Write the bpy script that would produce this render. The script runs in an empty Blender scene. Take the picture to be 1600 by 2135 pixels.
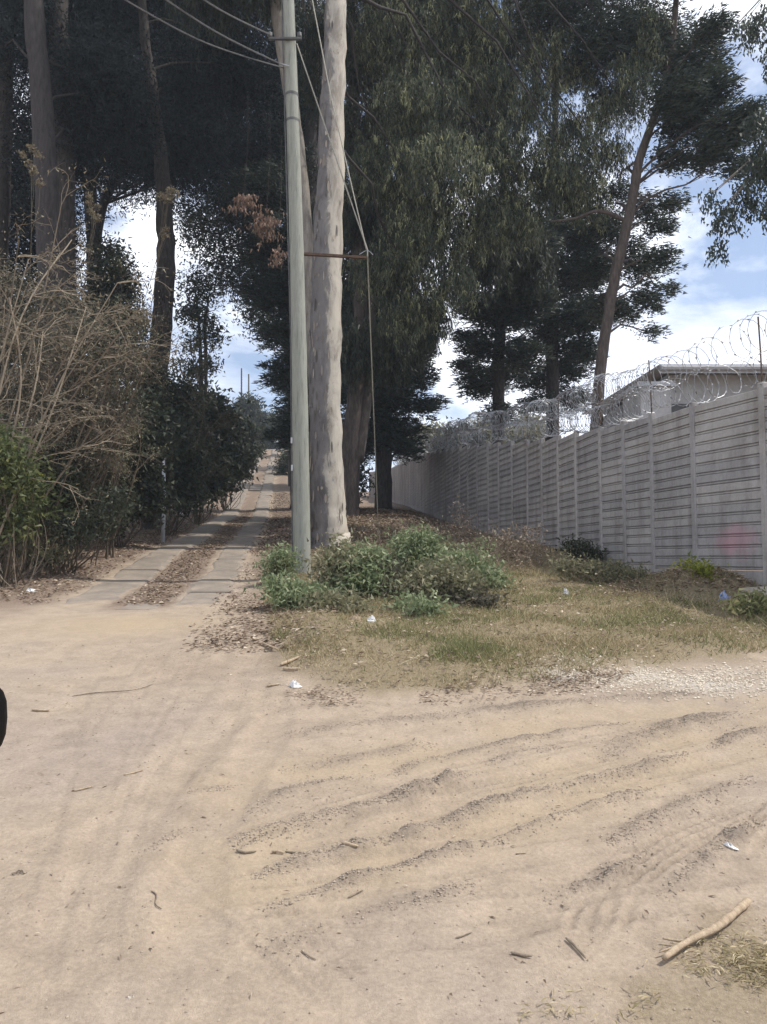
import bpy, math, random
import numpy as np
from mathutils import Vector

# ------------------------------------------------------------------ camera, sky, sun, exposure
scene = bpy.context.scene
F = 1650.0                       # focal length in pixels of the 1600x2135 photograph
EYE = 1.6
PITCH = math.atan(102.5 / F)
cam_d = bpy.data.cameras.new('camera')
cam = bpy.data.objects.new('camera', cam_d)
scene.collection.objects.link(cam)
cam_d.sensor_fit = 'VERTICAL'
cam_d.sensor_height = 36.0
cam_d.lens = F / 2135.0 * 36.0
cam_d.clip_start = 0.05
cam_d.clip_end = 3000
cam.location = (0, 0, EYE)
cam.rotation_euler = (math.pi / 2 + PITCH, 0, 0)
scene.camera = cam
scene.render.resolution_x = 767
scene.render.resolution_y = 1024

SUN_ELEV = math.radians(55)
SUN_DIR = Vector((math.cos(SUN_ELEV) * 0.999, math.cos(SUN_ELEV) * 0.04, math.sin(SUN_ELEV))).normalized()
sd = bpy.data.lights.new('sun', 'SUN')
sd.energy = 4.1
sd.angle = math.radians(0.53)
sd.color = (1.0, 0.95, 0.87)
sun = bpy.data.objects.new('sun', sd)
scene.collection.objects.link(sun)
sun.location = (30, -10, 50)
sun.rotation_euler = (-SUN_DIR).to_track_quat('-Z', 'Y').to_euler()

world = bpy.data.worlds.new('World')
scene.world = world
world.use_nodes = True
wn, wl = world.node_tree.nodes, world.node_tree.links
wn.clear()
w_out = wn.new('ShaderNodeOutputWorld')
w_bg = wn.new('ShaderNodeBackground')
w_sky = wn.new('ShaderNodeTexSky')
w_sky.sky_type = 'NISHITA'
w_sky.sun_disc = False
w_sky.sun_elevation = SUN_ELEV
w_sky.sun_rotation = math.atan2(SUN_DIR.x, SUN_DIR.y)
w_sky.altitude = 1500
w_sky.air_density = 1.0
w_sky.dust_density = 1.2
w_bg.inputs['Strength'].default_value = 0.15
w_tc = wn.new('ShaderNodeTexCoord')
w_map = wn.new('ShaderNodeMapping')
w_map.inputs['Scale'].default_value = (1.0, 1.0, 2.4)
w_map.inputs['Location'].default_value = (3.1, 0.4, 1.75)
w_noise = wn.new('ShaderNodeTexNoise')
w_noise.inputs['Scale'].default_value = 2.9
w_noise.inputs['Detail'].default_value = 9
w_noise.inputs['Roughness'].default_value = 0.55
w_noise.inputs['Distortion'].default_value = 0.3
w_ramp = wn.new('ShaderNodeValToRGB')
w_ramp.color_ramp.elements[0].position = 0.425
w_ramp.color_ramp.elements[1].position = 0.56
w_ramp.color_ramp.elements[0].color = (.12, .12, .12, 1)
w_n2 = wn.new('ShaderNodeTexNoise')
w_n2.inputs['Scale'].default_value = 4.0
w_n2.inputs['Detail'].default_value = 6
w_cl = wn.new('ShaderNodeValToRGB')
w_cl.color_ramp.elements[0].position = 0.35
w_cl.color_ramp.elements[1].position = 0.62
w_cl.color_ramp.elements[0].color = (6.6, 7.0, 8.2, 1)
w_cl.color_ramp.elements[1].color = (10.6, 10.8, 11.2, 1)
w_mix = wn.new('ShaderNodeMix')
w_mix.data_type = 'RGBA'
wl.new(w_tc.outputs['Generated'], w_map.inputs['Vector'])
wl.new(w_map.outputs['Vector'], w_noise.inputs['Vector'])
wl.new(w_map.outputs['Vector'], w_n2.inputs['Vector'])
wl.new(w_noise.outputs['Fac'], w_ramp.inputs['Fac'])
wl.new(w_n2.outputs['Fac'], w_cl.inputs['Fac'])
wl.new(w_ramp.outputs['Color'], w_mix.inputs['Factor'])
wl.new(w_sky.outputs['Color'], w_mix.inputs['A'])
wl.new(w_cl.outputs['Color'], w_mix.inputs['B'])
wl.new(w_mix.outputs['Result'], w_bg.inputs['Color'])
wl.new(w_bg.outputs['Background'], w_out.inputs['Surface'])

scene.view_settings.view_transform = 'Standard'
scene.view_settings.look = 'None'
scene.view_settings.gamma = 1.0
scene.view_settings.exposure = 0.2
try:
    scene.cycles.max_bounces = 6
    scene.cycles.diffuse_bounces = 3
    scene.cycles.transparent_max_bounces = 8
except Exception:
    pass

# ------------------------------------------------------------------ maths helpers
CT, ST = math.cos(PITCH), math.sin(PITCH)

def ray(px, py):
    u = (px - 800.0) / F
    v = (1067.5 - py) / F
    return np.array((u, CT - v * ST, ST + v * CT))

def P(px, py, d):
    """point on the sight line of a photo pixel, d metres ahead of the camera"""
    r = ray(px, py)
    p = r * (d / r[1])
    p[2] += EYE
    return p

def smooth(a, b, x):
    t = np.clip((x - a) / (b - a), 0, 1)
    return t * t * (3 - 2 * t)

def _hash(ix, iy, s):
    n = (ix.astype(np.int64) * 374761393 + iy.astype(np.int64) * 668265263 + s * 974711) & 0x7fffffff
    n = ((n ^ (n >> 13)) * 1274126177) & 0x7fffffff
    n = n ^ (n >> 16)
    return (n & 0xffff) / 65535.0

def vnoise(x, y, s=0):
    x = np.asarray(x, float); y = np.asarray(y, float)
    ix = np.floor(x); iy = np.floor(y)
    fx = x - ix; fy = y - iy
    fx = fx * fx * (3 - 2 * fx); fy = fy * fy * (3 - 2 * fy)
    a = _hash(ix, iy, s); b = _hash(ix + 1, iy, s); c = _hash(ix, iy + 1, s); d = _hash(ix + 1, iy + 1, s)
    return (a * (1 - fx) + b * fx) * (1 - fy) + (c * (1 - fx) + d * fx) * fy - 0.5

def fbm(x, y, s=0, o=4):
    r = 0; a = 1.0; k = 1.0
    for i in range(o):
        r = r + a * vnoise(np.asarray(x) * k + 17.3 * i, np.asarray(y) * k - 9.1 * i, s + i)
        a *= 0.5; k *= 2.03
    return r

def road_c(y):
    return -3.2 - 0.125 * (np.asarray(y, float) - 10.8)

def Hbase(x, y):
    """broad shape of the ground"""
    x = np.asarray(x, float); y = np.asarray(y, float)
    z = np.where(y > 0, 0.1 * y, 0.03 * y)
    z = np.where(y > 140, 14.0 + 0.0 * y, z)
    # the lane climbs harder beyond 38 m, then crests at 95 m
    hill = np.where(y < 38, 0, np.where(y < 95, 0.1 * (y - 38), np.maximum(5.7 - 0.16 * (y - 95), -4)))
    side = 1 - smooth(1.5, 7.5, x - road_c(y))
    z = z + hill * side
    # left bank above the lane
    z = z + smooth(3.2, 6.5, road_c(y) - x) * 0.55 * smooth(10, 18, y) * (1 - smooth(120, 160, y))
    return z

def Gb(px, py):
    """pixel -> broad ground"""
    r = ray(px, py)
    lo, hi = 0.3, None
    prev = 0.3
    for t in np.concatenate((np.arange(0.3, 20, 0.05), np.arange(20, 160, 0.25))):
        p = r * t
        if p[2] + EYE < float(Hbase(p[0], p[1])):
            lo, hi = prev, t
            break
        prev = t
    if hi is None:
        hi = 160.0; lo = 159.0
    for _ in range(30):
        m = 0.5 * (lo + hi); p = r * m
        if p[2] + EYE < float(Hbase(p[0], p[1])): hi = m
        else: lo = m
    p = r * hi
    return np.array((p[0], p[1]))

def plan(pts):
    return np.array([Gb(a, b) for a, b in pts])

def poly_sd(x, y, poly):
    """signed distance to polygon, + inside"""
    sh = x.shape
    x = x.ravel(); y = y.ravel()
    dmin = np.full(x.shape, 1e9); inside = np.zeros(x.shape, bool)
    n = len(poly)
    for i in range(n):
        ax, ay = poly[i]; bx, by = poly[(i + 1) % n]
        ex, ey = bx - ax, by - ay
        t = np.clip(((x - ax) * ex + (y - ay) * ey) / (ex * ex + ey * ey + 1e-9), 0, 1)
        d = np.hypot(x - ax - t * ex, y - ay - t * ey)
        dmin = np.minimum(dmin, d)
        c = ((ay > y) != (by > y)) & (x < (bx - ax) * (y - ay) / (by - ay + 1e-12) + ax)
        inside ^= c
    return np.where(inside, dmin, -dmin).reshape(sh)

def line_d(x, y, pl):
    """distance to polyline, and parameter along it 0..1"""
    best = np.full(x.shape, 1e9); tt = np.zeros(x.shape); sgn = np.zeros(x.shape)
    seg = np.hypot(*(pl[1:] - pl[:-1]).T); cum = np.concatenate(([0], np.cumsum(seg)))
    for i in range(len(pl) - 1):
        ax, ay = pl[i]; ex, ey = pl[i + 1] - pl[i]
        t = np.clip(((x - ax) * ex + (y - ay) * ey) / (ex * ex + ey * ey), 0, 1)
        d = np.hypot(x - ax - t * ex, y - ay - t * ey)
        m = d < best
        best = np.where(m, d, best)
        tt = np.where(m, (cum[i] + t * seg[i]), tt)
        sgn = np.where(m, np.sign(ex * (y - ay) - ey * (x - ax)), sgn)
    return best, tt, cum[-1], sgn

def spline(pl, k=6):
    pl = np.asarray(pl, float); out = []
    n = len(pl)
    for i in range(n - 1):
        p0 = pl[max(i - 1, 0)]; p1 = pl[i]; p2 = pl[i + 1]; p3 = pl[min(i + 2, n - 1)]
        for j in range(k):
            t = j / k
            out.append(0.5 * (2 * p1 + (p2 - p0) * t + (2 * p0 - 5 * p1 + 4 * p2 - p3) * t * t + (3 * p1 - p0 - 3 * p2 + p3) * t ** 3))
    out.append(pl[-1])
    return np.array(out)

VERGE = plan([(548, 1180), (552, 1260), (570, 1340), (600, 1400), (680, 1428), (800, 1442), (960, 1442), (1100, 1434),
              (1200, 1408), (1300, 1397), (1450, 1378), (1600, 1362), (1800, 1345), (2100, 1310)])
VERGE = np.concatenate((VERGE, np.array([(9.0, 9.2), (6.2, 9.6), (5.35, 11.1), (4.9, 12.4), (4.3, 15.5), (3.9, 19.4), (3.0, 25.2), (2.0, 37),
                                         (-1.5, 36), (-1.6, 24), (-1.6, 17)])))
MOUND = Gb(1455, 1240)

# crumbly ridges thrown up by tyres, traced as ground lines: pixels, half width (m), height (m)
RIDGES = [
    ([(495, 1762), (560, 1738), (640, 1715), (760, 1685), (870, 1652), (968, 1612)], .075, .050),
    ([(515, 1705), (590, 1655), (650, 1632), (735, 1612)], .08, .022),
    ([(520, 1832), (640, 1795), (800, 1757), (950, 1712), (1060, 1668), (1200, 1636), (1330, 1602), (1430, 1572)], .055, .036),
    ([(560, 1892), (760, 1832), (900, 1792), (1060, 1748), (1155, 1708), (1250, 1676), (1352, 1642)], .06, .040),
    ([(815, 1618), (880, 1585), (1000, 1560), (1160, 1530), (1300, 1505)], .07, .028),
    ([(585, 1605), (700, 1586), (800, 1570), (900, 1548)], .06, .014),
    ([(600, 1532), (760, 1508), (980, 1484), (1180, 1463), (1330, 1452), (1480, 1446)], .09, .018),
    ([(1010, 1592), (1095, 1566), (1170, 1558)], .07, .020),
    ([(1250, 1578), (1330, 1538), (1420, 1512), (1530, 1488)], .09, .030),
    ([(1270, 1760), (1400, 1688), (1480, 1656), (1570, 1622)], .06, .026),
    ([(1480, 1560), (1560, 1530), (1650, 1505)], .06, .026),
    ([(390, 1655), (440, 1645), (490, 1636)], .05, .022),
    ([(300, 1775), (350, 1750), (400, 1725)], .05, .012),
    ([(1375, 1875), (1440, 1815), (1500, 1768), (1590, 1715)], .05, .022),
    ([(1130, 1870), (1240, 1835), (1300, 1800), (1350, 1775)], .05, .022),
    ([(560, 1980), (700, 1925), (860, 1880), (1000, 1840)], .07, .013),
]
GROOVES = [  # smooth wheel paths: pixels, half width, depth
    ([(470, 1800), (640, 1748), (800, 1712), (960, 1660), (1150, 1605), (1330, 1560), (1600, 1500)], .11, .016),
    ([(470, 1880), (640, 1832), (800, 1795), (960, 1748), (1150, 1680), (1330, 1625), (1600, 1560)], .10, .016),
    ([(500, 1650), (640, 1610), (760, 1600), (900, 1570), (1150, 1510), (1600, 1465)], .14, .012),
    ([(100, 2100), (160, 1900), (260, 1720), (400, 1560), (520, 1440), (540, 1340)], .16, .010),
    ([(420, 2120), (400, 1900), (430, 1750), (520, 1600), (570, 1500), (560, 1400)], .12, .008),
    ([(900, 2000), (1100, 1900), (1300, 1800), (1600, 1650)], .13, .012),
]
TREADS = [([(1200 + o, 1975), (1228 + o, 1900), (1275 + o, 1830), (1350 + o * 1.05, 1775), (1450 + o * 1.1, 1722), (1600 + o * 1.1, 1668)], .016, .022) for o in (-24, 12, 48, 84)]
TREADS += [([(1480 + o, 1800), (1530 + o, 1745), (1575 + o, 1690), (1620 + o, 1650)], .014, .018) for o in (0, 32, 64)]
TREADS += [([(300 + o, 1780 - o * .2), (420 + o, 1880), (560 + o, 2000), (700 + o, 2130)], .014, .007) for o in (0, 45, 130, 160)]
TREADS += [([(150 + o, 2120), (180 + o, 1980), (240 + o, 1840), (330 + o, 1700), (430 + o, 1560)], .015, .003) for o in (-70, 10, 35)]
for k in range(9):      # shallow tyre prints sweeping in from the right
    TREADS.append(([(1680, 1462 + 52 * k), (1400, 1505 + 50 * k), (1150, 1552 + 48 * k), (900, 1612 + 44 * k), (700, 1668 + 38 * k), (520, 1728 + 30 * k), (400, 1790 + 20 * k)], .018, .011))
    TREADS.append(([(1680, 1470 + 52 * k), (1400, 1514 + 50 * k), (1150, 1562 + 48 * k), (900, 1624 + 44 * k), (700, 1682 + 38 * k), (560, 1735 + 30 * k)], .014, .008))
_tr = random.Random(8)
for k in range(7):      # prints running down from the lane mouth
    o = 48 * k + _tr.uniform(-18, 18); q = _tr.uniform(-25, 25)
    TREADS.append(([(545 - o, 1345), (500 - o * 1.08, 1440), (440 - o * 1.05 + q, 1560), (370 - o * .95 + q, 1720), (300 - o * .85, 1900), (250 - o * .7 - q, 2120)], .017, _tr.uniform(.002, .006)))
_R = [(spline(plan(a), 5), w, h) for a, w, h in RIDGES]
_Gv = [(spline(plan(a), 5), w, h) for a, w, h in GROOVES]
_T = [(spline(plan(a), 5), w, h) for a, w, h in TREADS]

def H(x, y, want=False):
    x = np.asarray(x, float); y = np.asarray(y, float)
    sh = x.shape
    x = x.ravel(); y = y.ravel()
    z = Hbase(x, y)
    near = (np.abs(x) < 60) & (y > -5) & (y < 130)
    rut = np.zeros(x.shape)
    xs, ys = x[near], y[near]
    sdv = poly_sd(xs, ys, VERGE)
    vg = smooth(-0.15, 0.5, sdv)
    dz = vg * (0.07 + 0.05 * fbm(xs * 1.3, ys * 1.3, 5)) + 0.10 * fbm(xs * 0.22, ys * 0.22, 9, 3) * smooth(5, 14, ys)
    dm = np.hypot((xs - MOUND[0]) / 1.1, (ys - MOUND[1]) / 0.6)
    dz = dz + 0.26 * np.exp(-dm ** 2 * 1.6) * (1 + 0.6 * fbm(xs * 4, ys * 4, 3))
    # bank between the lane and the wall
    dz = dz + 0.35 * smooth(20, 26, ys) * (1 - smooth(45, 60, ys)) * smooth(2.2, 4, xs - road_c(ys)) * (1 - smooth(0.5, 2.5, xs))
    dz = dz + 0.010 * fbm(xs * 3.1, ys * 3.1, 31) + 0.006 * fbm(xs * 14, ys * 14, 41, 3)
    # the lane sits slightly sunk between its shoulders
    lane = 1 - smooth(1.2, 1.9, np.abs(xs - road_c(ys)))
    dz = dz - 0.05 * lane * smooth(9, 11, ys)
    zz = z[near] + dz
    fg = (ys < 12)
    xa, ya = xs[fg], ys[fg]
    ra = np.zeros(xa.shape); da = np.zeros(xa.shape)
    if xa.size:
        wob = 0.05 * fbm(xa * 2.6, ya * 2.6, 77)
        crumb = np.clip(0.8 + 1.3 * fbm(xa * 8, ya * 8, 12, 4), 0.1, 1.8)
        for kind, sets in ((0, _Gv), (1, _R), (2, _T)):
            for pl, w, h in sets:
                mg = 3.2 * w + .06
                k = np.nonzero((xa > pl[:, 0].min() - mg) & (xa < pl[:, 0].max() + mg) & (ya > pl[:, 1].min() - mg) & (ya < pl[:, 1].max() + mg))[0]
                if not k.size: continue
                d, t, T, s = line_d(xa[k], ya[k] + wob[k] * (.4, .6, .1)[kind], pl)
                if kind == 0:
                    e = smooth(0, .5, t) * smooth(0, .5, T - t)
                    da[k] += 1.5 * e * (-h * np.exp(-(d / w) ** 4) + h * .35 * np.exp(-((d - w * 1.25) / (w * .35)) ** 2))
                elif kind == 1:
                    e = smooth(0, .25, t) * smooth(0, .25, T - t)
                    pat = np.clip(0.7 + 1.2 * vnoise(t * 2.3 + w * 90, t * 0 + h * 900, 7), 0.3, 1.3)
                    g = np.exp(-(d / w) ** 2 * 1.4) * e * pat
                    da[k] += h * 1.2 * g * crumb[k]
                    ra[k] = np.maximum(ra[k], np.clip(g * crumb[k] * 1.1, 0, 1))
                else:
                    e = smooth(0, .3, t) * smooth(0, .3, T - t) * np.clip(.7 + 1.4 * vnoise(t * 3 + w * 50, t * 0 + h * 1e4, 3), 0, 1)
                    lug = 0.65 + 0.35 * np.sign(np.sin(t * 2 * math.pi / 0.055))
                    da[k] += -h * e * np.exp(-(d / w) ** 2) * lug + h * .5 * e * np.exp(-((d - 2.2 * w) / w) ** 2)
                    ra[k] = np.maximum(ra[k], .35 * e * np.exp(-(d / w) ** 2))
    zz[fg] += da
    z[near] = zz
    if want:
        rn = np.zeros(xs.shape); rn[fg] = ra
        rut[near] = rn
        vv = np.zeros(x.shape); vv[near] = np.clip(smooth(-.25, .35, sdv + 0.35 * fbm(xs * 2.2, ys * 2.2, 21)), 0, 1)
        return z.reshape(sh), rut.reshape(sh), vv.reshape(sh)
    return z.reshape(sh)

def ground_z(x, y):
    return float(H(np.array([x]), np.array([y]))[0])

def G(px, py, dz=0.0):
    q = Gb(px, py)
    return np.array((q[0], q[1], ground_z(q[0], q[1]) + dz))

# ------------------------------------------------------------------ mesh builder
class MB:
    def __init__(self):
        self.v = []; self.f = []; self.n = 0; self.t = []
    def add(self, verts, faces, tint=None):
        verts = np.asarray(verts, float).reshape(-1, 3)
        faces = np.asarray(faces, np.int64)
        self.v.append(verts); self.f.append(faces + self.n); self.n += len(verts)
        self.t.append(np.full(len(verts), .5) if tint is None else np.broadcast_to(np.asarray(tint, float), (len(verts),)))
    def tube(self, pts, rad, sides=6, cap=True, tint=None, jitter=0.0, rng=None):
        pts = np.asarray(pts, float); n = len(pts)
        rad = np.broadcast_to(np.asarray(rad, float), (n,))
        T = np.gradient(pts, axis=0); T /= (np.linalg.norm(T, axis=1)[:, None] + 1e-9)
        a = np.array((1.0, 0, 0)) if abs(T[0][0]) < 0.9 else np.array((0, 1.0, 0))
        N = np.zeros_like(pts); N[0] = np.cross(T[0], a); N[0] /= np.linalg.norm(N[0])
        for i in range(1, n):
            v = N[i - 1] - T[i] * np.dot(N[i - 1], T[i]); N[i] = v / (np.linalg.norm(v) + 1e-9)
        B = np.cross(T, N)
        an = np.linspace(0, 2 * math.pi, sides, endpoint=False)
        r = rad[:, None] * np.ones((1, sides))
        if jitter: r = r * (1 + jitter * (rng.random((n, sides)) - .5) * 2)
        ring = pts[:, None, :] + r[:, :, None] * (np.cos(an)[None, :, None] * N[:, None, :] + np.sin(an)[None, :, None] * B[:, None, :])
        idx = np.arange(n * sides).reshape(n, sides)
        nx = np.roll(idx, -1, axis=1)
        q = np.stack((idx[:-1], nx[:-1], nx[1:], idx[1:]), -1).reshape(-1, 4)
        self.add(ring.reshape(-1, 3), q, tint)
        if cap and sides >= 3:
            base = self.n - n * sides
            for k, rev in ((0, True), (n - 1, False)):
                c = [base + k * sides + j for j in range(sides)]
                if rev: c = c[::-1]
                self.f.append(np.array([c], np.int64))
    def box(self, lo, hi, M=None, tint=None):
        x0, y0, z0 = lo; x1, y1, z1 = hi
        v = np.array([(x0, y0, z0), (x1, y0, z0), (x1, y1, z0), (x0, y1, z0), (x0, y0, z1), (x1, y0, z1), (x1, y1, z1), (x0, y1, z1)], float)
        if M is not None: v = M(v)
        self.add(v, [(0, 3, 2, 1), (4, 5, 6, 7), (0, 1, 5, 4), (1, 2, 6, 5), (2, 3, 7, 6), (3, 0, 4, 7)], tint)
    def prism(self, sec, p0, p1, up=(0, 0, 1), tint=None):
        """extrude a 2D section (across, up) from p0 to p1"""
        p0 = np.asarray(p0, float); p1 = np.asarray(p1, float)
        t = (p1 - p0) / np.linalg.norm(p1 - p0); up = np.asarray(up, float)
        a = np.cross(t, up); a /= np.linalg.norm(a); u = np.cross(a, t)
        sec = np.asarray(sec, float); n = len(sec)
        r0 = p0 + sec[:, :1] * a + sec[:, 1:] * u; r1 = p1 + sec[:, :1] * a + sec[:, 1:] * u
        b = self.n
        idx = np.arange(n)
        self.add(np.concatenate((r0, r1)), np.stack((idx, (idx + 1) % n, (idx + 1) % n + n, idx + n), -1), tint)
        self.f.append(np.array([[b + i for i in range(n)][::-1]], np.int64)); self.f.append(np.array([[b + n + i for i in range(n)]], np.int64))
    def leaves(self, C, D, L, W, rng, tint=None, fold=0.15, tri=True):
        C = np.asarray(C, float); N = len(C)
        if N == 0: return
        D = D / (np.linalg.norm(D, axis=1)[:, None] + 1e-9)
        R = rng.normal(size=(N, 3)); S = np.cross(D, R); S /= (np.linalg.norm(S, axis=1)[:, None] + 1e-9)
        Nn = np.cross(D, S)
        L = np.broadcast_to(np.asarray(L, float), (N,))[:, None]; W = np.broadcast_to(np.asarray(W, float), (N,))[:, None]
        if tint is None: tint = rng.random(N)
        if tri:
            v = np.stack((C + S * W * .5, C + D * L - Nn * L * fold * .3, C - S * W * .5), 1).reshape(-1, 3)
            self.add(v, np.arange(N * 3).reshape(N, 3), np.repeat(tint, 3)); return
        m = C + D * L * 0.45 + Nn * L * fold * .3
        v = np.stack((C, m + S * W * .5, C + D * L - Nn * L * fold * .3, m - S * W * .5), 1).reshape(-1, 3)
        q = np.arange(N * 4).reshape(N, 4)
        self.add(v, q, np.repeat(tint, 4))
    def build(self, name, mat, parent=None, smooth_sh=False, loc=None):
        me = bpy.data.meshes.new(name)
        V = np.concatenate(self.v) if self.v else np.zeros((0, 3))
        if loc is None and parent is not None: loc = world_loc(parent)
        if loc is not None: V = V - np.asarray(loc, float)
        me.vertices.add(len(V)); me.vertices.foreach_set('co', V.astype(np.float32).ravel())
        cnt = [np.full(len(f), f.shape[1]) for f in self.f]
        li = np.concatenate([f.ravel() for f in self.f]); lt = np.concatenate(cnt)
        ls = np.concatenate(([0], np.cumsum(lt)[:-1]))
        me.loops.add(len(li)); me.loops.foreach_set('vertex_index', li.astype(np.int32))
        me.polygons.add(len(lt)); me.polygons.foreach_set('loop_start', ls.astype(np.int32)); me.polygons.foreach_set('loop_total', lt.astype(np.int32))
        me.update(calc_edges=True)
        me.validate()
        me.polygons.foreach_set('use_smooth', np.full(len(me.polygons), bool(smooth_sh)))
        t = np.concatenate(self.t)
        if len(t) == len(me.vertices):
            at = me.attributes.new('tint', 'FLOAT', 'POINT'); at.data.foreach_set('value', t.astype(np.float32))
        if mat: me.materials.append(mat)
        o = bpy.data.objects.new(name, me)
        scene.collection.objects.link(o)
        if parent is not None: o.parent = parent
        elif loc is not None: o.location = loc
        return o

def world_loc(o):
    v = np.array(o.location)
    while o.parent:
        o = o.parent; v = v + np.array(o.location)
    return v

def tag(o, label=None, cat=None, group=None, kind=None):
    if label: o['label'] = label
    if cat: o['category'] = cat
    if group: o['group'] = group
    if kind: o['kind'] = kind
    return o

def empty(name, loc, label=None, cat=None, group=None):
    o = bpy.data.objects.new(name, None)
    o.empty_display_size = 0.2
    scene.collection.objects.link(o)
    o.location = tuple(float(c) for c in loc)
    return tag(o, label, cat, group)

# ------------------------------------------------------------------ materials
def new_mat(name):
    m = bpy.data.materials.new(name); m.use_nodes = True
    nt = m.node_tree; b = nt.nodes['Principled BSDF']
    b.inputs['Specular IOR Level'].default_value = 0.25
    return m, nt, b

def ramp(nt, pos_cols):
    r = nt.nodes.new('ShaderNodeValToRGB'); e = r.color_ramp.elements
    while len(e) < len(pos_cols): e.new(0.5)
    for i, (p, c) in enumerate(pos_cols):
        e[i].position = p; e[i].color = (*c, 1)
    return r

def noise(nt, scale, detail=5, rough=.55, vec=None, dist=0.0):
    n = nt.nodes.new('ShaderNodeTexNoise')
    n.inputs['Scale'].default_value = scale; n.inputs['Detail'].default_value = detail
    n.inputs['Roughness'].default_value = rough; n.inputs['Distortion'].default_value = dist
    if vec is not None: nt.links.new(vec, n.inputs['Vector'])
    return n

def objco(nt, scale=(1, 1, 1)):
    t = nt.nodes.new('ShaderNodeTexCoord'); m = nt.nodes.new('ShaderNodeMapping')
    m.inputs['Scale'].default_value = scale
    nt.links.new(t.outputs['Object'], m.inputs['Vector'])
    return m.outputs['Vector']

def mixc(nt, fac, a, b, mode='MIX'):
    m = nt.nodes.new('ShaderNodeMix'); m.data_type = 'RGBA'; m.blend_type = mode
    for s, v in (('Factor', fac), ('A', a), ('B', b)):
        if isinstance(v, (tuple, list)): m.inputs[s].default_value = (*v, 1) if len(v) == 3 else v
        elif isinstance(v, (int, float)): m.inputs[s].default_value = v
        else: nt.links.new(v, m.inputs[s])
    return m.outputs['Result']

def bump(nt, b, h, strength=.4, dist=.02):
    n = nt.nodes.new('ShaderNodeBump'); n.inputs['Strength'].default_value = strength; n.inputs['Distance'].default_value = dist
    nt.links.new(h, n.inputs['Height']); nt.links.new(n.outputs['Normal'], b.inputs['Normal'])

def surf(name, c1, c2, scale=6, stretch=(1, 1, 1), rough=.85, bs=.4, bd=.01, c3=None, spec=.25, metal=0):
    m, nt, b = new_mat(name)
    v = objco(nt, stretch)
    n = noise(nt, scale, 8, .6, v)
    cols = [(.32, c1), (.68, c2)] if c3 is None else [(.28, c1), (.5, c2), (.72, c3)]
    r = ramp(nt, cols)
    nt.links.new(n.outputs['Fac'], r.inputs['Fac'])
    n2 = noise(nt, scale * 6, 4, .6, v)
    col = mixc(nt, .25, r.outputs['Color'], n2.outputs['Fac'], 'OVERLAY')
    nt.links.new(col, b.inputs['Base Color'])
    b.inputs['Roughness'].default_value = rough; b.inputs['Specular IOR Level'].default_value = spec
    b.inputs['Metallic'].default_value = metal
    bump(nt, b, n2.outputs['Fac'], bs, bd)
    return m

def foliage(name, c1, c2, c3=None, trans=.3, rough=.55, spec=.3):
    m, nt, b = new_mat(name)
    a = nt.nodes.new('ShaderNodeAttribute'); a.attribute_name = 'tint'
    r = ramp(nt, [(0, c1), (1, c2)] if c3 is None else [(0, c1), (.75, c2), (1, c3)])
    nt.links.new(a.outputs['Fac'], r.inputs['Fac'])
    nt.links.new(r.outputs['Color'], b.inputs['Base Color'])
    b.inputs['Roughness'].default_value = rough; b.inputs['Specular IOR Level'].default_value = spec
    tr = nt.nodes.new('ShaderNodeBsdfTranslucent'); nt.links.new(r.outputs['Color'], tr.inputs['Color'])
    mx = nt.nodes.new('ShaderNodeMixShader'); mx.inputs[0].default_value = trans
    nt.links.new(b.outputs[0], mx.inputs[1]); nt.links.new(tr.outputs[0], mx.inputs[2])
    nt.links.new(mx.outputs[0], nt.nodes['Material Output'].inputs['Surface'])
    return m

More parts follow.
